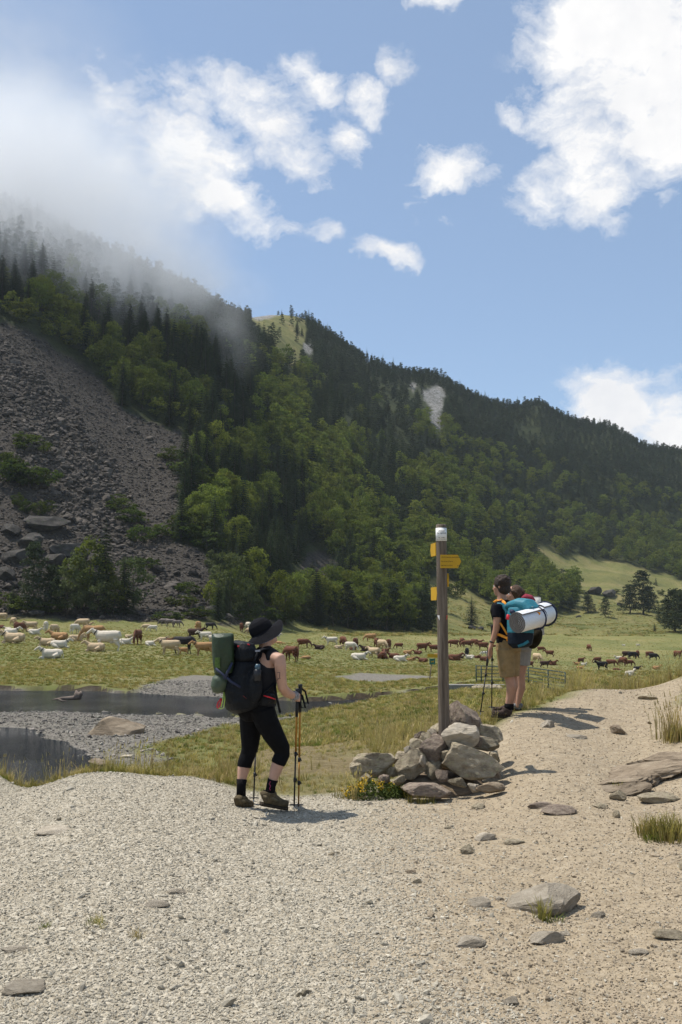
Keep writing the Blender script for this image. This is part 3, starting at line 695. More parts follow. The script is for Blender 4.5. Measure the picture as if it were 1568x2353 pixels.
for (x_, y_, h_, kd, lb) in [(1315, 1395, 62, 'beech', 'rounded dark tree at the right tip of the forest behind the mats'), (1275, 1400, 60, 'beech', 'dark leafy tree just behind the silver mats'), (1352, 1408, 42, 'pine', 'pine just right of the silver mats'), (1312, 1405, 32, 'pine', 'small pine right above the silver mats'),
                             (1392, 1418, 38, 'pine', 'lone small pine on the slope right of the mats'), (1368, 1405, 16, 'fir', 'tiny conifer on the slope right of the mats'), (1448, 1410, 62, 'pine', 'left pine of the dark clump on the right slope'), (1478, 1412, 85, 'pine', 'largest pine of the dark clump on the right slope'),
                             (1490, 1405, 60, 'pine', 'right pine of the dark clump on the right slope'), (1515, 1425, 42, 'fir', 'slim fir between the two clumps on the right slope'), (1535, 1440, 55, 'pine', 'pine at the left of the clump on the right edge'), (1552, 1452, 100, 'pine', 'tall pine of the clump on the right edge'),
                             (1570, 1455, 90, 'pine', 'dark pine cut by the right edge of the photo'), (1508, 1345, 18, 'fir', 'tiny fir high on the grass slope at right'), (1600, 1450, 110, 'pine', 'pine beyond the right edge clump'), (1505, 1452, 22, 'fir', 'very small fir low on the right slope'),
                             (1520, 1368, 14, 'bush', 'small dark bush high on the right slope'), (1048, 1372, 36, 'bush', 'dark bush on the slope right of the post'), (1010, 1400, 60, 'willow', 'grey-green tree just left behind the post'), (960, 1395, 70, 'willow', 'pale willow left of the post above the pine row')]:
    tplant(kd, x_, y_, h_, lb, wide=1.5 if kd == 'pine' else 1.1, cat='bush' if kd == 'bush' else 'tree')
# shrubs on the scree
for k, (x_, y_, h_, wd) in enumerate([(20, 1110, 55, 1.4), (5, 1100, 60, 1.2), (65, 1120, 55, 1.5), (95, 1118, 48, 1.3), (75, 1040, 40, 1.6), (55, 1022, 30, 1.5), (20, 1060, 24, 1.4), (280, 1180, 36, 1.5), (305, 1205, 40, 1.5), (325, 1245, 40, 1.4), (270, 1160, 26, 1.4), (395, 1060, 34, 1.5), (415, 1240, 45, 1.8),
                                      (430, 1095, 55, 1.3), (465, 1150, 70, 1.3), (445, 1230, 60, 1.5), (475, 1265, 45, 1.4), (60, 1180, 34, .8), (90, 1185, 36, .8), (110, 1180, 32, .8), (40, 1165, 34, .7), (420, 1395, 30, 1.8), (385, 1425, 22, 2.4), (455, 1420, 26, 2.4), (430, 1365, 30, 1.6), (60, 1405, 34, 2), (110, 1410, 30, 2), (10, 1400, 40, 1.5), (340, 1310, 30, 1.5),
                                      (610, 1430, 40, 1.6), (650, 1432, 34, 1.8), (560, 1432, 30, 1.8), (620, 1390, 44, 1.3), (1130, 1440, 10, 2), (1340, 1365, 10, 2), (1415, 1362, 9, 2.4), (1570, 1365, 10, 2)]):
    if k < 33: lb = ('low green shrub among the stones ' if h_ > 31 else 'small green shrub among the stones ') + [w_ for t_, w_ in ((30, 'at the left edge of the scree'), (80, 'left on the scree'), (150, 'left of the thicket on the scree'), (310, 'in the middle of the scree'), (400, 'right of the thicket on the scree'), (440, 'at the right edge of the scree'), (530, 'where the scree meets the forest'), (999, 'at the stony foot of the forest')) if x_ < t_][0] + (', high up' if y_ < 1100 else ', halfway' if y_ < 1300 else ', at the bottom')
    else: lb = ['tiny dark bush right of the lone spruce', 'tiny bush on the upper grass slope', 'low dark bush by the slope outcrop', 'small bush at the far right of the slope'][k - 33]
    tplant('bush', x_, y_, h_, lb, 'shrubs on the scree and slope', var=k, cat='bush', wide=wd)
# ------------------------------------------------------------ rocks
def rock_mesh(name, seed, sub=2, cuts=9, flat=1.0, rough=.10, m=None, stretch=(1, 1, 1), smooth=False):
    """angular boulder: icosphere cut by random planes and roughened; about 1 m across"""
    rg = np.random.default_rng(seed)
    bm = bmesh.new(); bmesh.ops.create_icosphere(bm, subdivisions=sub, radius=.5)
    v = np.array([q.co[:] for q in bm.verts])
    for i in range(cuts):
        n_ = rg.normal(size=3); n_ /= np.linalg.norm(n_); k = rg.uniform(.26, .38); d_ = v @ n_
        v = v - np.outer(np.maximum(d_ - k, 0), n_)
    dirv = v / (np.linalg.norm(v, axis=1, keepdims=True) + 1e-9)
    nz_ = sum(np.sin(dirv @ rg.normal(size=3) * f_ + rg.uniform(0, 6)) * a_ for f_, a_ in ((4, .5), (7, .35), (12, .28), (20, .22), (33, .2)))
    ax_ = rg.normal(size=3); ax_ /= np.linalg.norm(ax_); st_ = v @ ax_; nz_ = nz_ + .9 * (np.abs(((st_ * 9 + .5 * np.sin(dirv @ rg.normal(size=3) * 5)) % 1) - .5) - .25)
    v = v * (1 + rough * nz_[:, None]) * np.array(stretch) * np.array([1, 1, flat])
    for q, p in zip(bm.verts, v): q.co = p
    me = bpy.data.meshes.new(name); bm.to_mesh(me); bm.free()
    if m: me.materials.append(m)
    me.polygons.foreach_set('use_smooth', [smooth] * len(me.polygons))
    return me
def rock_material(name, c_lo, c_mid, c_hi, lichen=None, scale=3, objvar=.25, bump=.9, dist=.028):
    m, n, b = mat_new(name)
    tcn = n.node('ShaderNodeTexCoord'); vec = tcn.outputs['Object']; oi = n.node('ShaderNodeObjectInfo')
    vv = n.vmath('ADD', vec, n.vmath('SCALE', (13.7, 5.1, 9.2), None)); vv.node.inputs[1].links[0].from_node.inputs['Scale'].default_value = 1
    n.inp(vv.node.inputs[1].links[0].from_node.inputs['Scale'], oi.outputs['Random'])
    f = n.noise(scale, 7, .68, vv)
    c = n.ramp(f, [(.28, c_lo), (.5, c_mid), (.72, c_hi)])
    if lichen: c = n.mix(n.maprange(n.noise(scale * 2.3, 4, .6, vv), .56, .66), c, lichen)
    h = n.node('ShaderNodeHueSaturation'); n.inp(h.inputs['Color'], c); n.inp(h.inputs['Value'], n.maprange(oi.outputs['Random'], 0, 1, 1 - objvar, 1 + objvar, False))
    n.l.new(h.outputs[0], b.inputs['Base Color']); b.inputs['Roughness'].default_value = .9; b.inputs['Specular IOR Level'].default_value = .2
    bp = n.node('ShaderNodeBump'); bp.inputs['Strength'].default_value = bump; bp.inputs['Distance'].default_value = dist
    mp = n.node('ShaderNodeMapping'); mp.inputs['Scale'].default_value = (1, 1, 3.5); mp.inputs['Rotation'].default_value = (.5, .3, 0); n.l.new(vv, mp.inputs['Vector'])
    n.inp(bp.inputs['Height'], n.noise(scale * 2.5, 7, .75, mp.outputs[0])); n.l.new(bp.outputs[0], b.inputs['Normal'])
    return m
RM = dict(scree=rock_material('scree_stone', (.034, .028, .023), (.072, .061, .051), (.125, .108, .09), objvar=.5, dist=.12),
          grey=rock_material('grey_stone', (.14, .108, .072), (.355, .295, .205), (.55, .47, .34), (.40, .36, .22), 6),
          pale=rock_material('pale_stone', (.26, .22, .165), (.42, .36, .275), (.55, .48, .38), None, 4),
          purple=rock_material('purple_stone', (.13, .096, .074), (.28, .218, .17), (.44, .36, .28), (.34, .29, .2), 6),
          pebble=rock_material('pebble', (.275, .245, .188), (.385, .345, .27), (.50, .455, .365), None, 4, .34, .2, .004),
          bank=rock_material('brown_stone', (.13, .098, .066), (.25, .195, .135), (.38, .31, .225), None, 3))
SR = [rock_mesh('scree_rock', 60 + i, 1 if i < 4 else 2, 8, .62, .06, RM['scree'], (1.15, .85, 1)) for i in range(7)]
SRP = [proto('scree_proto', m_) for m_ in SR]
rs = np.random.default_rng(9)
def scree_points(poly, N, dlo, dhi):
    d_ = np.sqrt(rs.uniform(dlo ** 2, dhi ** 2, N)); x_ = rs.uniform(-.55, .05, N) * d_; z_ = H(x_, d_); a_, b_ = view_np(x_, d_, z_)
    k_ = (sdpoly(a_, b_, poly) + 10 * fbm(a_ / 26, b_ / 26, 3, 31) * 2 > 2) & (a_ > -330)
    return x_[k_], d_[k_], z_[k_], a_[k_], b_[k_]
xa, ya, za, va, vb = (np.concatenate(q) for q in zip(scree_points(SCREE, 90000, 186, 350), scree_points(SCREE2, 22000, 186, 260)))
# coarse blocks lie in streams down the slope; finer rubble between
stream_n = fbm((va + vb * -.9) / 150, (va * .5 + vb * .6) / 500, 3, 5)
sz = np.exp(rs.normal(size=len(xa)) * .5) * np.where(stream_n > .02, .85, .42) * np.where(ya < 212, 1.25, 1)
sz = np.clip(sz, .18, 3.4)
keepn = rs.uniform(size=len(xa)) < .62; xa, ya, za, va, vb, sz = (q[keepn] for q in (xa, ya, za, va, vb, sz))
vis = (va > -10) & (va < 800)
o_ = np.argsort(-(sz / ya * vis)); bigs = o_[:290]; rest = o_[290:]
def rrot(nn, t=.35):
    q = rs.normal(size=(nn, 3)) * t; q[:, 2] = rs.uniform(0, 6.28, nn); return q
scatter_obj = scatter('scree_rubble', SRP, np.stack([xa, ya, za + sz * .1], 1)[rest], rrot(len(rest)), np.repeat(sz[rest][:, None], 3, 1) * rs.uniform(.75, 1.3, (len(rest), 3)), rs.integers(0, 7, len(rest)), )
tag(scatter_obj, 'loose grey rubble covering the scree slope at left', 'rubble', kind='stuff')
for j, i in enumerate(bigs):
    o = mobj('rock', SR[j % 7], STRUCT['scree_slope']); s_ = sz[i]
    o.location = (xa[i], ya[i], za[i] + s_ * .12); o.rotation_euler = rrot(1)[0]; o.scale = s_ * rs.uniform(.8, 1.25, 3)
# big outcrop blocks left of the scree and boulders along the foot
RM['outcrop'] = rock_material('outcrop_stone', (.026, .023, .02), (.062, .055, .048), (.11, .098, .085), (.05, .055, .035), 5, dist=.25)
BR = [rock_mesh('boulder', 160 + i, 3, 14, .8, .06, RM['outcrop'], (1.2, .9, 1)) for i in range(5)]
def boulder(vx, vy, wpx, hpx, label, m=0, lo=60, kindm=None, rz=None, group=None, name='boulder', sink=.25):
    p = ground(vx, vy, lo); wd = wpx / F * p.y; ht = hpx / F * p.y
    o = mobj(name, BR[m % 5], None, kindm); o.location = (p.x, p.y, p.z + ht * (.5 - sink)); o.scale = (wd * .85, wd * .8, ht * 1.35); o.rotation_euler = (random.uniform(-.15, .15), random.uniform(-.15, .15), rz if rz is not None else random.uniform(0, 6))
    return tag(o, label, 'boulder', group)
for k, a in enumerate([(110, 1215, 120, 48, 'long flat-topped block crowning the outcrop left of the scree'), (25, 1225, 70, 34, 'cracked block at the left edge of the outcrop'), (70, 1255, 90, 40, 'slanted slab below the flat-topped block of the outcrop'), (165, 1275, 110, 46, 'broad rounded slab right below the flat-topped block'),
                       (120, 1300, 80, 44, 'dark split block in the middle of the outcrop'), (35, 1290, 70, 44, 'steep dark block low at the left edge'), (15, 1330, 60, 46, 'squat boulder at the left edge above the cattle'), (80, 1330, 50, 30, 'grey boulder left of the slim pine'), (215, 1290, 90, 26, 'flat slab at the right end of the outcrop'),
                       (82, 1416, 50, 24, 'pale wedge-shaped boulder at the meadow edge behind the cattle'), (490, 1412, 46, 34, 'large grey boulder behind the dark horse'), (455, 1405, 50, 30, 'grey boulder above the three grazing horses'), (525, 1425, 40, 22, 'dark boulder at the meadow edge left of the hat'), (405, 1418, 44, 24, 'boulder at the foot of the scree behind the horses'),
                       (645, 1428, 34, 26, 'pointed dark boulder beside the hat brim'), (1085, 1446, 30, 14, 'dark rocks under the lone spruce'), (1250, 1432, 26, 20, 'pale boulder on the slope right of the mats'), (1222, 1436, 14, 9, 'small boulder on the slope right of the mats'), (815, 1446, 16, 5, 'pale flat stone at the edge of the meadow'),
                       (1365, 1365, 44, 26, 'pale rock outcrop high on the right slope'), (1400, 1370, 40, 24, 'dark rock outcrop high on the right slope'), (1425, 1392, 24, 12, 'low rock left of the pine clump on the slope'), (1545, 1400, 36, 18, 'rock between the clumps on the right slope'), (1330, 1418, 18, 7, 'tiny pale stone on the slope below the pines'), (1105, 1448, 24, 14, 'dark stone right under the lone spruce')]):
    boulder(*a, m=k)
# ------------------------------------------------------------ cairn round the signpost
def cz(zx, zy, d): return at(775.4 + zx * .2564, 1596.7 + zy * .2564, d)
PX = .2564 / F
p0_ = cz(900, 880, 9.9); CB = Vector((p0_.x, 10.0, hz(p0_.x, 10.0)))
cairn = tag(empty('cairn', CB), 'cairn of grey and tan rocks heaped round the foot of the signpost', 'cairn')
def crock(k, zx, zy, wd, ht, d, m, rot=(0, 0, 0), dep=.85, cuts=15, rough=.05):
    p = cz(zx, zy, d); me = rock_mesh('rock', 300 + k * 7, 4, cuts, 1, rough, RM[m])
    o = mobj('rock', me, cairn); o.location = p - CB; o.scale = (wd * PX * d * 1.3, max(wd, ht) * PX * d * dep * 1.05, ht * PX * d * 1.34); o.rotation_euler = [q_ * .55 for q_ in rot]
    return o
for k, a in enumerate([(1195, 625, 530, 320, 9.95, 'grey', (0, .22, .1)), (1085, 352, 300, 215, 10.05, 'pale', (0, .1, .3)), (1120, 225, 255, 300, 10.55, 'purple', (0, .25, 0)), (670, 640, 310, 230, 9.95, 'grey', (.3, -.5, .2)), (870, 515, 225, 190, 10.0, 'purple', (0, .5, .4)),
                       (1040, 490, 165, 150, 10.12, 'grey', (0, .2, 0)), (900, 440, 215, 150, 10.3, 'purple', (.2, .3, 0)), (330, 650, 340, 230, 10.1, 'grey', (0, -.25, 0)), (190, 680, 160, 150, 10.0, 'grey', (0, -.4, .4)), (580, 565, 160, 130, 10.3, 'grey', (0, -.3, 0)), (705, 455, 150, 130, 10.4, 'grey', (0, -.5, 0)),
                       (800, 415, 150, 140, 10.45, 'grey', (0, .3, 0)), (870, 665, 150, 150, 9.95, 'grey', (0, .2, .5)), (830, 865, 380, 140, 9.6, 'purple', (0, .05, .1)), (1370, 840, 200, 95, 9.6, 'bank', (0, -.1, 0)), (1350, 350, 260, 190, 10.6, 'grey', (0, .45, 0)), (1320, 440, 210, 140, 10.35, 'grey', (0, .3, .5)),
                       (910, 320, 160, 120, 10.6, 'grey', (0, -.2, 0)), (755, 362, 115, 65, 10.7, 'purple', (0, 0, 0)), (495, 590, 80, 65, 10.3, 'pale', (0, .3, 0)), (1230, 300, 130, 190, 10.6, 'purple', (0, .2, 0)), (1000, 600, 160, 140, 10.15, 'grey', (0, 0, 0)), (640, 830, 120, 60, 9.7, 'grey', (0, 0, .4)), (1080, 240, 180, 160, 10.75, 'grey', (0, 0, 0))] + [(zx_, zy_, w_, h_, d_, ['grey', 'purple', 'grey', 'pale'][j_ % 4], (0, .3 * (j_ % 3 - 1), j_)) for j_, (zx_, zy_, w_, h_, d_) in enumerate([(500, 690, 120, 90, 10.05), (430, 760, 110, 80, 9.85), (560, 760, 120, 80, 9.8), (760, 600, 90, 90, 9.85), (960, 540, 100, 90, 9.95), (940, 720, 110, 100, 9.8), (1080, 790, 140, 80, 9.7), (1230, 830, 130, 80, 9.65), (1400, 560, 120, 150, 10.2), (1420, 700, 110, 120, 10.0), (1010, 400, 90, 80, 10.1), (640, 500, 100, 80, 10.25), (250, 760, 120, 80, 9.85), (1250, 420, 110, 90, 10.2), (740, 520, 100, 80, 10.15), (850, 330, 90, 70, 10.5)])]):
    crock(k, *a)
earth_m = mat('bare_earth', (.17, .125, .08), .95, .4, 14, .8, 40)
me = rock_mesh('earth', 999, 3, 6, 1, .06, earth_m, smooth=True)
o = mobj('earth', me, cairn); p = cz(960, 850, 10.2); o.location = p - CB; o.scale = (1.25, .95, .55)
# ------------------------------------------------------------ signpost
def fp(px, py, d): return at(px / 1.74107, py / 1.74107, d)
PD = 10.4
ptop, pbot = fp(1765.5, 2098, PD), fp(1778, 2895, PD)
SP = Vector((pbot.x, PD, pbot.z - .55))
post_m = mat('weathered_wood', (.17, .135, .10), .9, .35, 5, .7, 30)
def wood_post_material():
    m, n, b = mat_new('post_wood'); tcn = n.node('ShaderNodeTexCoord')
    mp = n.node('ShaderNodeMapping'); mp.inputs['Scale'].default_value = (14, 14, .8); n.l.new(tcn.outputs['Object'], mp.inputs['Vector'])
    f = n.noise(3, 6, .65, mp.outputs[0], .4)
    n.inp(b.inputs['Base Color'], n.ramp(f, [(.3, (.06, .042, .028)), (.5, (.125, .094, .066)), (.72, (.21, .17, .13))])); b.inputs['Roughness'].default_value = .85
    bp = n.node('ShaderNodeBump'); bp.inputs['Strength'].default_value = .5; bp.inputs['Distance'].default_value = .01; n.l.new(f, bp.inputs['Height']); n.l.new(bp.outputs[0], b.inputs['Normal'])
    return m
sign = tag(empty('signpost', SP), 'tall round wooden signpost with yellow arrow boards in the cairn', 'signpost')
PR = .0535; ax = (ptop - SP)
mb = MB(); nz_ = 14
pts_ = [ax * (i / nz_) for i in range(nz_)] + [ax * .997, ax]; rad_ = [PR * (1.10 - .10 * i / nz_) for i in range(nz_)] + [PR, PR * .86]
mb.loft(pts_, rad_, 28); mb.build('post', wood_post_material(), sign)
yel = mat('sign_yellow', (.50, .285, .012), .55, .08, 6); ink = mat('sign_ink', (.02, .017, .012), .6, .1); whitep = mat('plaque_white', (.72, .71, .68), .5, .06, 9)
def text_mesh(s, size, align='CENTER', lead=1.0):
    sc = _tmp[0] or bpy.data.scenes.new('tmp'); _tmp[0] = sc
    c = bpy.data.curves.new('t', 'FONT'); c.body = s; c.size = size; c.align_x = align; c.space_line = lead; c.resolution_u = 2; c.offset = size * .012
    o = bpy.data.objects.new('t', c); sc.collection.objects.link(o); sc.view_layers[0].update()
    me = bpy.data.meshes.new_from_object(o.evaluated_get(sc.view_layers[0].depsgraph)); me.name = 'lettering'
    bpy.data.objects.remove(o); me.materials.clear(); me.materials.append(ink); return me
def zfrac(py): return (fp(1766, py, PD).z - SP.z) / ax.z
# plaque wrapped round the top of the post
z1, z0 = zfrac(2113), zfrac(2165); mb = MB(); v = []; f = []; n_ = 24; a0, a1 = R(180), R(360)
for j in range(2):
    for i in range(n_ + 1):
        a = a0 + (a1 - a0) * i / n_
        for r_ in (PR + .0015, PR + .004): v.append(ax * (z0 + (z1 - z0) * j) + Vector((math.cos(a) * r_, math.sin(a) * r_, 0)))
q = 2 * (n_ + 1)
for i in range(n_):
    b_ = 2 * i; f += [(b_ + 1, b_ + 3, q + b_ + 3, q + b_ + 1), (b_, q + b_, q + b_ + 2, b_ + 2), (b_, b_ + 2, b_ + 3, b_ + 1), (q + b_, q + b_ + 1, q + b_ + 3, q + b_ + 2)]
mb.add(v, f); plq = mb.build('plaque', whitep, sign)
def wrap_text(s, size, py, dz=0):
    me = text_mesh(s, size); zc = ax * zfrac(py)
    for vt in me.vertices:
        a = -math.pi / 2 + vt.co.x / PR; r_ = PR + .0052
        vt.co = (zc.x + math.cos(a) * r_, zc.y + math.sin(a) * r_, zc.z + vt.co.y)
    mobj('lettering', me, plq)
wrap_text('PONT', .024, 2129.5); wrap_text('DE BIOUS', .023, 2137.5); wrap_text('Alt. 1540m', .015, 2154.5); wrap_text('PARC NATIONAL DES PYRENEES', .0065, 2160)
def board(name, px0, py_top, py_bot, direction, length, off, tip_end, label, lines=(), start=0.0):
    """arrow board fixed beside the post; direction is the horizontal way its long side runs, off its distance from the post axis"""
    zt, zb = fp(1766, py_top, PD).z - SP.z, fp(1766, py_bot, PD).z - SP.z; h = zt - zb
    dr = Vector((*direction, 0)).normalized(); nr = Vector((dr.y, -dr.x, 0))          # face towards nr
    t = .022; cen = ax * ((zt + zb) / 2 / ax.z) + nr * off + dr * start
    tip = .035
    prof = [(0, -h / 2), (length - (tip if tip_end > 0 else 0), -h / 2)] + ([(length, 0)] if tip_end > 0 else []) + [(length - (tip if tip_end > 0 else 0), h / 2), (0, h / 2)] + ([(-tip, 0)] if tip_end < 0 else [])
    v = [cen + dr * a + Vector((0, 0, b)) + nr * s for s in (t / 2, -t / 2) for a, b in prof]; k = len(prof)
    f = [tuple(range(k)), tuple(range(2 * k - 1, k - 1, -1))] + [(i, k + i, k + (i + 1) % k, (i + 1) % k) for i in range(k)]
    mb = MB(); mb.add(v, f); o = mb.build(name, yel, sign, False); o['label'] = label
    for (s, sz_, u, w_, al) in lines:
        me = text_mesh(s, sz_, al)
        for vt in me.vertices: vt.co = cen + dr * (u + vt.co.x) + Vector((0, 0, w_ + vt.co.y)) + nr * (t / 2 + .0015)
        mobj('lettering', me, o)
    return o
board('arrow_board', 0, 2221, 2274, (1, -.02), .215, .066, 1, 'yellow arrow board pointing right', (("GR10 Traversée des Pyrénées", .0155, .01, .038, 'LEFT'), ("Par les Lacs d'Ayous", .0145, .008, -.004, 'LEFT'), ("REFUGE D'AYOUS", .0145, .008, -.048, 'LEFT'), ('2h30', .0145, .2, -.05, 'RIGHT')), start=-.018)
for (py0, py1, off, tip, lb) in ((2170, 2222, .062, 1, 'upper yellow board facing left'), (2348, 2401, .060, -1, 'lower yellow board facing left')):
    # runs away to the left, its lettered face turned left towards the sun side
    o = board('arrow_board', 0, py0, py1, (-.12, .99), .26, -.0, tip, lb, start=.02)
    o.location += Vector((-.047, 0, 0))
o = board('arrow_board', 0, 2294, 2346, (.07, .99), .22, 0, -1, 'yellow board seen edge-on at the right', start=.03); o.location += Vector((.06, -.02, 0))
for sgn, cc in ((-1, 'white'), (1, 'red')):
    zt = zfrac(2462); zb = zfrac(2482); r_ = PR * 1.06 + .003; mb = MB(); A = []
    for k in range(5):
        a = -math.pi / 2 + sgn * (.62 + .55 * k / 4); hgt = 1 - k / 4 
        A.append((a, hgt))
    v = []; f = []
    for (a, hgt) in A:
        for tt in (0, 1): v.append(ax * (zt + (zb - zt) * tt * hgt) + Vector((math.cos(a) * r_, math.sin(a) * r_, 0)))
    for k in range(4): f.append((2 * k, 2 * k + 1, 2 * k + 3, 2 * k + 2))
    mb.add(v, f); o = mb.build('trail_marker', whitep if sgn < 0 else mat('marker_red', (.45, .10, .06), .6, .4, 60), sign)
# small yellow and green notice farther off in the meadow
p = ground(987, 1562, 40); sg2 = tag(empty('meadow_sign', p, 0), 'small notice with yellow strip and green panel on a leaning stake', 'sign')
k_ = p.y / F
mb = MB(); mb.loft([(0, 0, -.2), (6 * k_, 0, 44 * k_)], [.035, .03], 8); mb.build('stake', post_m, sg2)
mb = MB(); mb.box((8 * k_, -.05, 54 * k_), (24 * k_, .03, 8 * k_), (0, .04, 0)); mb.build('top_board', yel, sg2, False)
mb = MB(); mb.box((7 * k_, -.05, 41 * k_), (13 * k_, .03, 13 * k_)); gp = mb.build('panel', mat('panel_green', (.02, .13, .095), .5, .1), sg2, False)
mb = MB(); c_ = Vector((7 * k_, -.068, 41 * k_))   # little dog pictogram
for (a, b, w_, h_) in ((0, 0, 6, 2), (-2.4, -1.8, .8, 2.4), (2.2, -1.8, .8, 2.4), (3.4, 1.4, 1.6, 1.8), (-3.2, 1.2, .6, 1.6)): mb.box(c_ + Vector((a * k_, 0, b * k_)), (w_ * k_, .004, h_ * k_))
mb.build('pictogram', yel, gp, False)
# ------------------------------------------------------------ metal gate hurdles and bridge parapet behind the walkers
gmet = mat('gate_green', (.025, .05, .045), .5, .3, 20)
def hurdle(vx0, vy0, d0, vx1, vy1, d1, hpx0, label):
    a, b = at(vx0, vy0, d0), at(vx1, vy1, d1); h = hpx0 / F * d0
    e = tag(empty('cattle_hurdle', a), label, 'fence'); ab = b - a
    for i in range(6):
        z = h * (.06 + .94 * i / 5); mb = MB(); mb.loft([Vector((0, 0, z)), ab + Vector((0, 0, z))], .015 if i < 5 else .022, 6); mb.build('rail', gmet, e)
    for t in (0, .12, .62, 1):
        mb = MB(); mb.loft([ab * t + Vector((0, 0, -.25)), ab * t + Vector((0, 0, h * 1.03))], .028, 6); mb.build('upright', gmet, e)
    return e
hurdle(1095, 1573, 47, 1195, 1577, 46, 42, 'dark green metal hurdle left of the walker in shorts')
hurdle(1205, 1571, 46, 1300, 1590, 40, 38, 'dark green metal hurdle right of the walkers, half hidden in grass')
pr = tag(empty('bridge_parapet', at(1100, 1580, 42)), 'low stone and concrete bridge edge behind the tall grass', 'parapet')
mb = MB(); a_ = at(1030, 1574, 43) - pr.location; b_ = at(1160, 1572, 43) - pr.location
dv = (b_ - a_); mb.box((a_ + b_) / 2 - Vector((0, 0, .35)), (dv.length, .5, .7)); mb.build('beam', mat('concrete', (.2, .19, .175), .9, .3, 6, .4, 20), pr, False)
for k in range(5):
    o = mobj('rock', rock_mesh('rock', 400 + k, 2, 8, .8, .05, RM['grey']), pr); o.location = at(1092 + 14 * k, 1582 - 3 * (k % 2), 41.5) - pr.location; o.scale = (.42, .4, .34)
# ------------------------------------------------------------ single stones
def stone(vx, vy, wpx, hpx, m, label, rot=(0, 0, 0), lo=3.0, seed=None, dep=.8, cat='stone', name='stone', sink=.3, group=None, d=None):
    p = ground(vx, vy, lo); wd, ht = wpx / F * p.y, hpx / F * p.y; s_ = seed or int(vx * 7 + vy)
    me = rock_mesh('stone', s_, 3, 10, 1, .05, RM[m]); o = mobj(name, me)
    o.location = p + Vector((0, wd * dep * .35, ht * (.5 - sink))); o.scale = (wd * 1.15, wd * dep, ht * 1.45); o.rotation_euler = rot
    return tag(o, label, cat, group)
ST = [(1265, 2103, 165, 62, 'pale', 'large pale flat rock with a grass tuft in the right foreground', (.12, -.12, .1)), (1255, 2170, 80, 32, 'pale', 'squarish grey rock below the large flat rock', (0, 0, .3)), (1100, 2085, 62, 20, 'pale', 'flat pale stone left of the large flat rock', (0, -.1, 0)), (1080, 2178, 72, 20, 'pale', 'crumbled pale stone in the right foreground', (0, 0, .2)),
      (1425, 1688, 46, 22, 'bank', 'brown lumpy stone in the middle of the trail', (0, .1, 0)), (1497, 1608, 46, 14, 'grey', 'grey pointed stone near the crest of the trail', (0, .1, 0)), (1320, 1697, 58, 9, 'pale', 'long flat slab lying across the trail', (0, 0, 0)), (1260, 1672, 40, 17, 'pale', 'cluster stone beside the walkers shadow', (0, 0, .4)),
      (1286, 1872, 74, 20, 'purple', 'flat pinkish slab in the trail below the cairn', (0, 0, 0)), (1420, 1880, 22, 18, 'grey', 'small upright slate-blue stone near the ledge', (0, .6, 0)), (1385, 1858, 44, 14, 'grey', 'slate-grey flat stone below the ledge', (0, 0, .2)), (1250, 1858, 60, 14, 'purple', 'low pinkish slab just below the trail bend', (0, 0, 0)),
      (1525, 1845, 90, 30, 'grey', 'pale blue-grey slab at the right edge under the ledge', (0, .1, .2)), (1120, 1932, 50, 18, 'pale', 'low wedge stone in the middle right of the path', (0, -.2, 0)), (1075, 1962, 40, 24, 'grey', 'broken grey stone in the middle of the path', (0, 0, .6)), (1180, 1940, 50, 14, 'grey', 'flat grey stone right of the wedge stone', (0, 0, 0)),
      (945, 2008, 26, 12, 'bank', 'small dark stone in the middle of the path', (0, 0, 0)), (960, 2030, 26, 14, 'grey', 'small grey stone below the small dark stone', (0, 0, .5)), (120, 1916, 90, 16, 'pale', 'pale flat slab flush with the gravel at left', (0, 0, 0)), (45, 2290, 130, 24, 'pale', 'large smooth pale rock half buried in the left corner', (0, 0, .3)),
      (400, 2055, 44, 12, 'pale', 'smooth tan stone flush with the gravel', (0, 0, 0)), (350, 2085, 60, 14, 'pale', 'smooth oval stone sunk in the left gravel', (0, 0, 0)), (30, 2190, 60, 12, 'pale', 'pale stone at the left edge of the gravel', (0, 0, 0)), (1545, 2160, 70, 20, 'grey', 'dark slate sliver at the right edge of the foreground', (0, .1, .1)),
      (1030, 1905, 20, 8, 'grey', 'tiny grey stone in front of the cairn', (0, 0, 0)), (770, 1965, 30, 10, 'grey', 'small flat grey stone beside the path centre', (0, 0, 0)), (1100, 1860, 36, 16, 'grey', 'bluish stone at the foot of the cairn', (0, 0, .3)), (850, 1850, 12, 8, 'pale', 'small pale stone under the yellow flowers', (0, 0, 0)),
      (225, 1768, 62, 26, 'bank', 'jagged brown rock at the left edge of the path', (0, .2, 0)), (330, 1775, 30, 9, 'bank', 'small flat stone on the path edge beside the jagged rock', (0, 0, 0)), (1300, 2150, 26, 12, 'pale', 'small pale chip right of the square rock', (0, 0, 0)), (1150, 2070, 20, 12, 'pale', 'small brown chip left of the large flat rock', (0, 0, 0)),
      (1380, 2110, 36, 14, 'pale', 'small pale stone right of the large flat rock', (0, 0, .3)), (1470, 2195, 44, 14, 'pale', 'flat pale stone low at the right edge', (0, 0, 0)), (700, 2290, 34, 14, 'grey', 'grey chip at the bottom of the gravel', (0, 0, .5)), (1180, 2310, 40, 18, 'pale', 'rounded pale stone at the bottom right', (0, 0, .2)), (20, 1770, 60, 12, 'pale', 'flat pale stones at the far left path edge', (0, 0, 0)), (1600, 2000, 60, 30, 'grey', 'grey stone just beyond the right edge', (0, 0, 0))]
for k, a in enumerate(ST):
    stone(*a[:6], rot=a[6], sink=.42 if a[3] < 17 else .3)
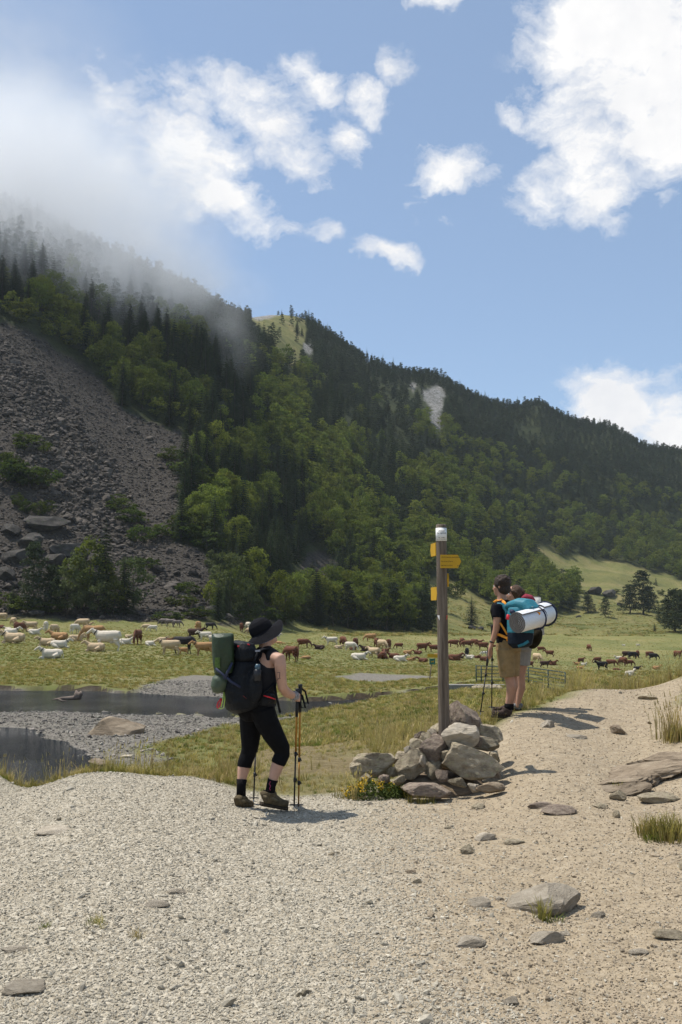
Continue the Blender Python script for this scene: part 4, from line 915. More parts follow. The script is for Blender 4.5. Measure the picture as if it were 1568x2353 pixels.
# loose chips strewn over the path, big enough to pick out
chips = [rock_mesh('chip', 700 + i, 1, 7, .55, .05, None, (1.2, .9, 1)) for i in range(6)]
RM['tan'] = rock_material('tan_pebble', (.20, .155, .105), (.31, .25, .175), (.44, .37, .28), None, 4, .4, .2, .004)
for i_, m_ in enumerate(chips): m_.materials.append(RM['pebble' if i_ < 3 else 'tan'])
# ledge of layered rock at the right edge
def ledge():
    e = tag(empty('rock_ledge', ground(1470, 1830)), 'layered brown rock ledge rising from the trail at right', 'rock'); L = e.location
    rg = random.Random(4)
    for k, (x0, y0, x1, y1, th) in enumerate([(1355, 1838, 1480, 1800, 20), (1365, 1822, 1520, 1775, 26), (1390, 1800, 1600, 1750, 30), (1425, 1790, 1640, 1772, 40), (1440, 1765, 1640, 1728, 26), (1480, 1812, 1640, 1800, 34)]):
        d_ = 9.45 + k * .22 if k < 5 else 9.9
        a, b = at(x0, y0, d_), at(x1, y1, d_ + .15); me = rock_mesh('rock', 820 + k, 4, 14, 1, .13, RM['bank'], (1, 1, 1))
        o = mobj('layer', me, e); c = (a + b) / 2; o.location = c - L; o.scale = ((b - a).length * 1.15, .5, th / F * d_ * 1.6); o.rotation_euler = (.15, -math.atan2(b.z - a.z, b.x - a.x), rg.uniform(-.1, .15))
    for k, (x_, y_, w_, h_, m) in enumerate([(1420, 1838, 36, 24, 'grey'), (1445, 1812, 46, 20, 'pale'), (1480, 1822, 30, 18, 'bank')]):
        p = ground(x_, y_); o = mobj('rock', rock_mesh('rock', 850 + k, 3, 9, 1, .05, RM[m]), e); o.location = p + Vector((0, 0, h_ / F * p.y * .3)) - L; o.scale = (w_ / F * p.y * 1.1, w_ / F * p.y * .8, h_ / F * p.y * 1.3)
ledge()
# stones of the stream bank
stone(258, 1690, 124, 42, 'bank', 'broad flat-topped boulder lying on the shingle bank', (.05, -.06, .15), 20, 61, .7, 'boulder', 'boulder', .25)
stone(170, 1616, 18, 7, 'grey', 'small wet stone in the stream below the driftwood', lo=30); stone(118, 1632, 44, 6, 'grey', 'flat pale stone at the near edge of the stream', lo=30); stone(62, 1598, 10, 5, 'grey', 'tiny stone in the stream at left', lo=30)
stone(293, 1742, 40, 8, 'pale', 'pale whitish flat stone on the shingle', lo=20, sink=.45)
dw = tag(empty('driftwood', at(155, 1606, 47)), 'grey driftwood log with upturned root lying in the stream', 'log'); dm = mat('driftwood', (.16, .125, .10), .9, .4, 6, .6, 20)
mb = MB(); k_ = 47 / F; mb.loft([(-33 * k_, 0, -2 * k_), (-12 * k_, 0, 1 * k_), (12 * k_, 0, 2 * k_), (24 * k_, 0, 4 * k_)], [.03, .07, .10, .14], 8); mb.build('log', dm, dw)
mb = MB(); mb.loft([(20 * k_, 0, 0), (22 * k_, .05, 10 * k_), (18 * k_, .1, 19 * k_)], [.16, .16, .03], 8); mb.loft([(24 * k_, 0, 2 * k_), (30 * k_, 0, 12 * k_), (29 * k_, .1, 17 * k_)], [.15, .12, .03], 8); mb.loft([(-20 * k_, 0, 0), (-12 * k_, -.1, -4 * k_), (0, -.15, -5 * k_)], [.05, .05, .02], 6); mb.build('root', dm, dw)
# ------------------------------------------------------------ gravel
rp = np.random.default_rng(3)
def pebbles(N, xr, yr, dens):
    y_ = np.exp(rp.uniform(math.log(yr[0]), math.log(yr[1]), N)); u_ = rp.uniform(xr[0], xr[1], N); x_ = u_ * (y_ + .3); return x_, y_
x_, y_ = pebbles(250000, (-.40, .45), (3.6, 17), 0)
pd = sdpoly(x_, y_, PATH); sidev = x_ - .06 * y_ + 2.2 * fbm(x_ / 1.1, y_ / 1.1, 3, 15)
prob = np.where(sidev < 0, 1.0, np.clip(1 - sidev * .7, .5, 1)); k_ = (pd > .02) & (rp.uniform(size=len(x_)) < prob)
x_, y_ = x_[k_], y_[k_]; ssz = np.clip(np.exp(rp.normal(size=len(x_)) * .42) * .0098, .0045, .04) * np.where(sidev[k_] > .5, .95, 1)
big_ = rp.uniform(size=len(x_)) < .006; ssz = np.where(big_, ssz * rp.uniform(1.8, 3.4, len(x_)), ssz)
rr_ = rp.normal(size=(len(x_), 3)) * .5; rr_[:, 2] = rp.uniform(0, 6.28, len(x_))
PB = [proto('pebble', m_) for m_ in chips]
tag(scatter('gravel', PB, np.stack([x_, y_, H(x_, y_) + ssz * .12], 1), rr_, ssz[:, None] * rp.uniform(.75, 1.4, (len(x_), 3)), rp.integers(0, 3, len(x_)) + 3 * (rp.uniform(size=len(x_)) < sstep(-.3, 1.4, sidev[k_]) * .85)), 'crushed pale gravel covering the path', 'gravel', kind='stuff')
# shingle on the bars
x_ = rp.uniform(-24, 4, 90000); y_ = rp.uniform(22, 60, 90000); k_ = np.maximum.reduce([sdpoly(x_, y_, BAR), sdpoly(x_, y_, BEACH)]) > -.2
x_, y_ = x_[k_], y_[k_]; z_ = H(x_, y_); k_ = z_ > ZW - .03; x_, y_, z_ = x_[k_], y_[k_], z_[k_]; ssz = np.clip(np.exp(rp.normal(size=len(x_)) * .5) * .05, .025, .25)
BPB = []
for i in range(4):
    m2 = chips[i].copy(); m2.materials.clear(); m2.materials.append(mat('shingle', (.19, .172, .145), .85, .4, 3, objvar=.5)); BPB.append(proto('shingle', m2))
rr_ = rp.normal(size=(len(x_), 3)) * .4; rr_[:, 2] = rp.uniform(0, 6.28, len(x_))
tag(scatter('shingle', BPB, np.stack([x_, y_, z_ + ssz * .1], 1), rr_, ssz[:, None] * rp.uniform(.75, 1.4, (len(x_), 3)), rp.integers(0, 4, len(x_))), 'grey river shingle on the banks of the stream', 'shingle', kind='stuff')
# ------------------------------------------------------------ grass
def tuft(seed, n, h, spread, wd, lean=.5, seed_head=0):
    rg = np.random.default_rng(seed); v = []; f = []
    for i in range(n):
        a = rg.uniform(0, 6.28); r0 = rg.uniform(0, spread); L = h * rg.uniform(.55, 1.15); ln = lean * rg.uniform(.2, 1) * L
        b0 = np.array([math.cos(a) * r0, math.sin(a) * r0, -.02]); dr = np.array([math.cos(a + rg.uniform(-.8, .8)), math.sin(a + rg.uniform(-.8, .8)), 0]); sdv = np.array([-dr[1], dr[0], 0]) * wd
        p1 = b0 + np.array([0, 0, L * .55]) + dr * ln * .3; p2 = b0 + np.array([0, 0, L * .95]) + dr * ln
        o = len(v); v += [b0 - sdv, b0 + sdv, p1 + sdv * .8, p1 - sdv * .8, p2 + sdv * .12, p2 - sdv * .12]; f += [(o, o + 1, o + 2, o + 3), (o + 3, o + 2, o + 4, o + 5)]
        if seed_head and rg.uniform() < seed_head:
            o = len(v); q = p2 + dr * ln * .12 + np.array([0, 0, L * .12]); v += [p2 - sdv * 1.6, p2 + sdv * 1.6, q + sdv * .6, q - sdv * .6]; f += [(o, o + 1, o + 2, o + 3)]
    return np.array(v), np.array(f)
GRM = dict(green=leaf_material('green_grass', (.095, .12, .032), (.17, .185, .06), .35), dry=leaf_material('dry_grass', (.28, .22, .10), (.46, .385, .20), .35), olive=leaf_material('olive_grass', (.19, .172, .06), (.30, .25, .105), .35))
GT = {}
def gt(k, *a): GT.setdefault(k, []).append(proto(k, meshq(k, tuft(*a[0]), GRM[a[1]])))
for i in range(3):
    gt('short', (500 + i, 16, .09, .07, .004, .8), 'green'); gt('mid', (510 + i, 18, .2, .08, .0045, .6), 'olive'); gt('tall', (520 + i, 12, .48, .09, .0045, .45, .8), 'dry'); gt('drylow', (530 + i, 18, .13, .09, .004, 1.0), 'dry')
    gt('meadow', (540 + i, 26, .22, .28, .016, .8), 'olive'); gt('meadowg', (550 + i, 26, .18, .28, .016, .8), 'green'); gt('meadowd', (560 + i, 22, .26, .28, .014, .8), 'dry')
rgx = np.random.default_rng(77)
GP = []; GI = {}
for k in GT: GI[k] = [len(GP) + i for i in range(3)]; GP += GT[k]
pts_, idx_, scl_ = [], [], []
def sow(kinds, probs, x, y, s0, s1):
    z = H(x, y); k = (z > ZW + .06) | (y > 62) | (x > 9); x, y, z = x[k], y[k], z[k]
    kk = rgx.choice(len(kinds), size=len(x), p=probs)
    idx_.append(np.array([GI[kinds[a]][rgx.integers(0, 3)] for a in kk], int)); pts_.append(np.stack([x, y, z], 1)); scl_.append(rgx.uniform(s0, s1, len(x)))
def area(N, x0, x1, y0, y1, polys_out=(), polys_in=(), off=0):
    x = rgx.uniform(x0, x1, N); y = rgx.uniform(y0, y1, N); k = np.ones(N, bool)
    for p in polys_out: k &= sdpoly(x, y, p) + .3 * fbm(x / .5, y / .5, 2, 9) < off
    for p in polys_in: k &= sdpoly(x, y, p) > 0
    return x[k], y[k]
x, y = area(16000, -4.5, 6, 10, 22, [PATH], off=-.04); wd_ = sstep(-1.2, 2.0, sdpoly(x, y, [(-2.2, 10.6), (1.6, 11), (2.2, 14), (1.0, 20), (-1.5, 30), (-3.5, 20)]) + 3.2 * fbm(x / 1.3, y / 1.3, 4, 77))
k = (rgx.uniform(size=len(x)) > wd_ * .93) & (x < 1.2 + .2 * (y - 11)); sow(['drylow', 'mid', 'short', 'tall'], [.56, .06, .37, .01], x[k], y[k], .3, .68)
k = (x >= 1.2 + .2 * (y - 11)) | ((x > .4) & (y > 11)); x2, y2 = x[k], y[k]; near_ = ((x2 - 1.9) ** 2 + (y2 - 12.3) ** 2 < 1.7) | ((x2 < 2.2) & (y2 < 12.4)); sow(['mid', 'short', 'drylow', 'tall'], [.3, .3, .37, .03], x2[near_], y2[near_], .4, .8); x2, y2 = x2[~near_], y2[~near_]; sow(['tall', 'mid', 'short', 'drylow'], [.09, .2, .22, .49], x2, y2, .35, .8)
x, y = area(5000, 4, 10, 8, 20, [PATH], off=-.05); sow(['tall', 'mid', 'drylow'], [.36, .28, .36], x, y, .5, 1.05)
x, y = area(2600, 3.4, 8, 4, 9.5, [PATH], off=-.05); sow(['mid', 'drylow', 'short'], [.4, .4, .2], x, y, .6, 1.1)
x, y = area(9000, -6, 9, 20, 46, [BAR], off=-.1); sow(['drylow', 'meadow', 'meadowd', 'meadowg', 'tall'], [.34, .2, .24, .21, .01], x, y, .3, .7)
x, y = area(3500, -9, -1, 10.6, 14, [PATH], off=-.02); sow(['mid', 'tall', 'drylow', 'short'], [.3, .05, .4, .25], x, y, .5, .9)
# meadow, thinning with distance
N = 60000; y = np.exp(rgx.uniform(math.log(46), math.log(300), N)); x = rgx.uniform(-.42, .44, N) * y; k = (np.maximum.reduce([sdpoly(x, y, p) for p in (BEACH, TRACK)]) < -.2) & (sdpoly(x, y, STREAM) < -.9); k &= (y < 185) | (x > -.05 * y); x, y = x[k], y[k]
nb_ = fbm(x / 14, y / 9, 3, 44)
for kinds, probs, cond in ((['meadow', 'meadowg'], [.5, .5], nb_ < -.02), (['meadow', 'meadowd', 'meadowg'], [.45, .3, .25], nb_ >= -.02)):
    sow(kinds, probs, x[cond], y[cond], .3, .75)
N = 26000; y = np.exp(rgx.uniform(math.log(180), math.log(560), N)); x = rgx.uniform(-.02, .40, N) * y; z_ = H(x, y); a_, b_ = view_np(x, y, z_)
k = (sdpoly(a_, b_, HILL) > 0) & (b_ < 1462) & (fbm(x / 9, y / 9, 3, 14) > .0); sow(['meadowg', 'meadow', 'meadowd'], [.4, .35, .25], x[k], y[k], 1.0, 2.6)
pts_ = np.concatenate(pts_); idx_ = np.concatenate(idx_); scl_ = np.concatenate(scl_)
rr_ = np.zeros((len(pts_), 3)); rr_[:, 2] = rgx.uniform(0, 6.28, len(pts_))
tag(scatter('grass', GP, pts_, rr_, np.repeat(scl_[:, None], 3, 1), idx_), 'dry and green grass over the banks and the meadow', 'grass', kind='stuff')
# ------------------------------------------------------------ single plants
FLW = mat('yellow_petal', (.55, .35, .012), .6, .25, 40); herb = leaf_material('herb_leaf', (.05, .075, .02), (.11, .13, .045), .3)
def flower_bush(loc, wd, dp, ht, label, nfl, seed):
    rg = np.random.default_rng(seed); e = tag(empty('flowering_plant', loc), label, 'plant'); N = 1500
    q = rg.normal(size=(N, 3)); q /= np.linalg.norm(q, axis=1, keepdims=True); q[:, 2] = abs(q[:, 2]); q *= rg.uniform(.3, 1.0, (N, 1)) ** .5; lump = 1 + .5 * fbm(q[:, 0] * 3 + 5, q[:, 1] * 3, 3, seed)
    P = q * np.array([wd / 2, dp / 2, ht]) * lump[:, None]; mobj('foliage', meshq('foliage', leaves(P, q + np.array([0, 0, .5]), .035, rg, .35, .3), herb), e)
    S = []
    for i in range(nfl):
        a = rg.uniform(0, 6.28); r_ = rg.uniform(0, .95) ** .6; cx, cy = math.cos(a) * r_ * wd / 2 * .9 - wd * .08, math.sin(a) * r_ * dp / 2; zz = ht * math.sqrt(max(.05, 1 - r_ * r_)) * rg.uniform(.9, 1.15)
        c = rg.normal(size=(22, 3)) * np.array([.014, .014, .016]) + np.array([cx, cy, zz]); S.append(c)
    S = np.concatenate(S); mobj('blossom', meshq('blossom', leaves(S, np.tile([0, -.4, .8], (len(S), 1)), .016, rg, .8, .5), FLW), e)
    return e
p = ground(858, 1838); flower_bush(p + Vector((0, .12, -.02)), .6, .4, .2, 'low plant with yellow flowers at the left foot of the cairn', 17, 3)
p = ground(915, 1836); flower_bush(p + Vector((0, .15, -.02)), .35, .3, .15, 'green leafy plant beside the front slab of the cairn', 3, 4)
def tuft_thing(vx, vy, label, s, kinds, n, rad_=.12, up=0):
    p = ground(vx, vy); e = tag(empty('grass_tuft', p + Vector((0, 0, up))), label, 'grass')
    for i in range(n):
        k = kinds[i % len(kinds)]; o = mobj('blades', GT[k][i % 3].data, e); a = random.uniform(0, 6.28); r_ = random.uniform(0, rad_); o.location = (math.cos(a) * r_, math.sin(a) * r_ * .7, 0); o.scale = (s,) * 3; o.rotation_euler = (0, 0, a)
tuft_thing(1255, 2118, 'green tuft growing from under the large flat rock', .7, ['short', 'mid'], 7, .1)
tuft_thing(1535, 1925, 'dense green tuft at the right edge of the path', 1.0, ['mid', 'short', 'mid'], 26, .22)
tuft_thing(1500, 1915, 'yellowish tuft left of the dense green tuft', .9, ['drylow', 'mid'], 12, .12)
tuft_thing(1100, 1790, 'green tuft on the right front of the cairn', .75, ['mid', 'short'], 10, .12, .12)
tuft_thing(215, 2125, 'small sparse tuft in the left gravel', .5, ['short', 'drylow'], 5, .07)
tuft_thing(100, 2130, 'tiny grass sprout in the left gravel', .4, ['short'], 3, .05); tuft_thing(310, 2155, 'small dry sprout in the gravel near the left', .4, ['drylow'], 3, .05)
tuft_thing(960, 1846, 'short green grass along the foot of the front slab', .5, ['short', 'mid'], 12, .2)
tuft_thing(1560, 1700, 'tall grass clump at the right edge above the ledge', 1.0, ['mid', 'tall', 'mid'], 26, .3); tuft_thing(1420, 1815, 'small green plant in the crook of the ledge', .5, ['short', 'mid'], 8, .1)
tuft_thing(800, 1835, 'dry grass at the left end of the cairn', .6, ['drylow', 'mid', 'tall'], 10, .15)
# ------------------------------------------------------------ cattle and horses (each body one continuous mesh, facing +x)
def legs_stand(b, fx, hx, w, top, r, step=.0, horse=False):
    for s in (-1, 1):
        o = step * s
        b.loft([(fx, s * w, top), (fx - .02, s * w, top * .62), (fx + o * .5, s * w * .95, top * .40), (fx + o, s * w * .95, .08), (fx + o + .02, s * w * .95, .0)], [(r * 2.0, r * 2.1), (r * 1.35, r * 1.3), r * .8, r * .62, r * .85], 8)
        b.loft([(hx + .10, s * w, top * 1.08), (hx + .12, s * w * 1.02, top * .78), (hx - .10 - o * .5, s * w, top * .44), (hx - .02 - o, s * w, .10), (hx + .01 - o, s * w, 0)], [(r * 2.4, r * 3.4), (r * 1.9, r * 2.3), r * .85, r * .66, r * .9], 8)
def cow(pose):
    b = MB(); U = (0, 0, 1)
    if pose == 'lie':
        b.loft([(-.88, 0, .40), (-.80, 0, .46), (-.5, 0, .47), (0, 0, .42), (.4, 0, .46), (.66, 0, .50), (.78, 0, .52)], [(.12, .14), (.30, .32), (.36, .40), (.40, .41), (.33, .40), (.22, .30), (.12, .2)], 14, up=U)
        b.loft([(.5, 0, .62), (.80, .02, .78), (1.0, .05, .92)], [(.18, .24), (.13, .19), (.11, .14)], 10, up=U)
        b.loft([(.92, .04, .98), (1.06, .06, .97), (1.22, .09, .87), (1.38, .12, .76), (1.42, .12, .74)], [(.08, .08), (.115, .13), (.085, .10), (.08, .085), (.05, .05)], 10, up=U)
        hd = Vector((1.02, .05, 1.02))
        b.loft([(.62, .2, .22), (.86, .26, .12), (.70, .28, .06), (.52, .26, .06)], [.10, .075, .06, .055], 8); b.loft([(.6, -.22, .22), (.92, -.24, .14), (1.08, -.22, .06), (.98, -.2, .05)], [.10, .075, .06, .05], 8)
        b.loft([(-.55, .28, .36), (-.18, .46, .22), (-.35, .46, .08), (-.02, .42, .06)], [.24, .15, .07, .055], 8); b.loft([(-.6, -.26, .36), (-.3, -.44, .22), (-.1, -.46, .10), (.1, -.4, .06)], [.24, .15, .075, .055], 8)
        b.loft([(-.88, 0, .55), (-.98, .05, .35), (-.95, .2, .08)], [.04, .03, .045], 6)
    else:
        b.loft([(-.95, 0, 1.10), (-.88, 0, 1.08), (-.5, 0, 1.03), (0, 0, .96), (.38, 0, .99), (.64, 0, 1.02), (.80, 0, 1.03)], [(.10, .12), (.24, .27), (.30, .35), (.35, .41), (.29, .38), (.21, .31), (.11, .17)], 14, up=U)
        b.loft([(-.95, 0, 1.28), (-.6, 0, 1.26), (-.2, 0, 1.26)], [(.05, .05), (.16, .12), (.12, .1)], 8, up=U)
        if pose == 'graze':
            b.loft([(.55, 0, 1.08), (.86, 0, .90), (1.06, .03, .68)], [(.17, .26), (.13, .20), (.10, .15)], 10, up=U)
            b.loft([(1.0, .03, .76), (1.10, .03, .62), (1.17, .04, .42), (1.22, .04, .22), (1.22, .04, .17)], [(.08, .08), (.11, .13), (.085, .10), (.08, .085), (.05, .05)], 10, up=(1, 0, 0)); hd = Vector((1.02, .03, .74))
        else:
            b.loft([(.55, 0, 1.12), (.82, 0, 1.24), (1.02, .02, 1.36)], [(.18, .25), (.13, .20), (.11, .14)], 10, up=U)
            b.loft([(.95, .02, 1.42), (1.08, .03, 1.41), (1.25, .05, 1.30), (1.42, .07, 1.18), (1.46, .07, 1.16)], [(.08, .08), (.115, .13), (.085, .10), (.08, .085), (.05, .05)], 10, up=U); hd = Vector((1.05, .03, 1.46))
        legs_stand(b, .50, -.78, .17, .74, .075, .05)
        b.ball((-.35, 0, .60), (.2, .14, .12))
        b.loft([(-.97, 0, 1.22), (-1.05, .02, .95), (-1.03, .03, .55), (-1.03, .03, .40)], [.035, .025, .03, .05], 6)
    ex = 1 if pose != 'graze' else .6
    for s in (-1, 1):
        b.loft([hd + Vector((0, s * .08, -.02)), hd + Vector((-.04, s * .2, -.02 if pose != 'graze' else .02)), hd + Vector((-.05, s * .27, -.06))], [(.03, .03), (.02, .055), (.01, .02)], 6)
        h0 = hd + Vector((0, s * .06, .04)); fw = Vector((.10, 0, .12)) if pose != 'graze' else Vector((.10, 0, -.02))
        b.loft([h0, h0 + Vector((0, s * .14, .05)), h0 + Vector((0, s * .24, .06)) + fw], [.032, .028, .012], 6)
    return remesh(b, 'cow_body', .032, None, 3)
def horse(pose):
    b = MB(); U = (0, 0, 1)
    b.loft([(-.85, 0, 1.12), (-.78, 0, 1.14), (-.45, 0, 1.12), (0, 0, 1.06), (.35, 0, 1.10), (.58, 0, 1.12), (.70, 0, 1.12)], [(.10, .14), (.26, .28), (.29, .31), (.30, .33), (.26, .33), (.20, .28), (.10, .16)], 14, up=U)
    b.loft([(.48, 0, 1.22), (.80, 0, 1.02), (1.05, 0, .78)], [(.13, .26), (.10, .19), (.075, .13)], 10, up=U)
    b.loft([(1.0, 0, .86), (1.10, 0, .72), (1.20, 0, .46), (1.26, 0, .26), (1.26, 0, .20)], [(.06, .07), (.095, .12), (.07, .085), (.065, .07), (.04, .04)], 10, up=(1, 0, 0))
    for s in (-1, 1): b.loft([(1.0, s * .05, .84), (.98, s * .07, .95)], [.03, .012], 6)
    b.loft([(.45, 0, 1.48), (.78, .03, 1.24), (1.0, .04, .98)], [(.03, .05), (.035, .10), (.03, .06)], 8, up=U)
    legs_stand(b, .42, -.68, .15, .84, .066, .06, True)
    b.loft([(-.86, 0, 1.28), (-.96, 0, 1.1), (-.98, .02, .75), (-.96, .02, .42)], [.04, .06, .075, .03], 8)
    return remesh(b, 'horse_body', .03, None, 3)
AN = dict(stand=cow('stand'), graze=cow('graze'), lie=cow('lie'), horse=horse('graze'))
# lying flat on the side
b = MB(); b.loft([(-.7, 0, .2), (-.4, 0, .26), (0, 0, .25), (.4, 0, .24), (.62, 0, .18)], [(.15, .12), (.3, .25), (.32, .26), (.26, .22), (.14, .12)], 12, up=(0, 0, 1)); b.loft([(.5, 0, .2), (.85, -.05, .16), (1.0, -.1, .12), (1.25, -.2, .08)], [.13, .09, .10, .05], 8)
for q in ((.4, -.3), (.2, -.35), (-.5, -.35), (-.6, -.28)): b.loft([(q[0], -.1, .12), (q[0] + .1, q[1] - .25, .06), (q[0] + .2, q[1] - .6, .05)], [.08, .05, .035], 6)
AN['flat'] = remesh(b, 'calf_body', .03, None, 3)
hide = lambda nm, c, v=.22: mat(nm, c, .8, v, 2.2, .2, 40)
HC = dict(white=hide('hide_white', (.58, .515, .415), .16), cream=hide('hide_cream', (.47, .35, .215), .2), tan=hide('hide_tan', (.36, .20, .085), .25), brown=hide('hide_brown', (.12, .042, .02), .4), dark=hide('hide_dark', (.05, .024, .016), .45), black=hide('hide_black', (.016, .014, .015), .4), grey=hide('hide_grey', (.16, .13, .115), .5))
m, n, bb = mat_new('hide_pinto'); tcn = n.node('ShaderNodeTexCoord'); n.inp(bb.inputs['Base Color'], n.mix(n.maprange(n.noise(1.6, 2, .5, tcn.outputs['Object']), .47, .53), (.62, .58, .52), (.06, .03, .02))); bb.inputs['Roughness'].default_value = .8; HC['pinto'] = m
collar_m = mat('collar_black', (.012, .012, .014), .6)
CROP = dict(A=(0, 2430, 3.484), B=(450, 2430, 3.484), C=(1100, 2500, 4.48), D=(1400, 2500, 4.48), E=(1740, 2520, 6.03), F=(2060, 2540, 4.61), G=(2300, 2540, 3.647))
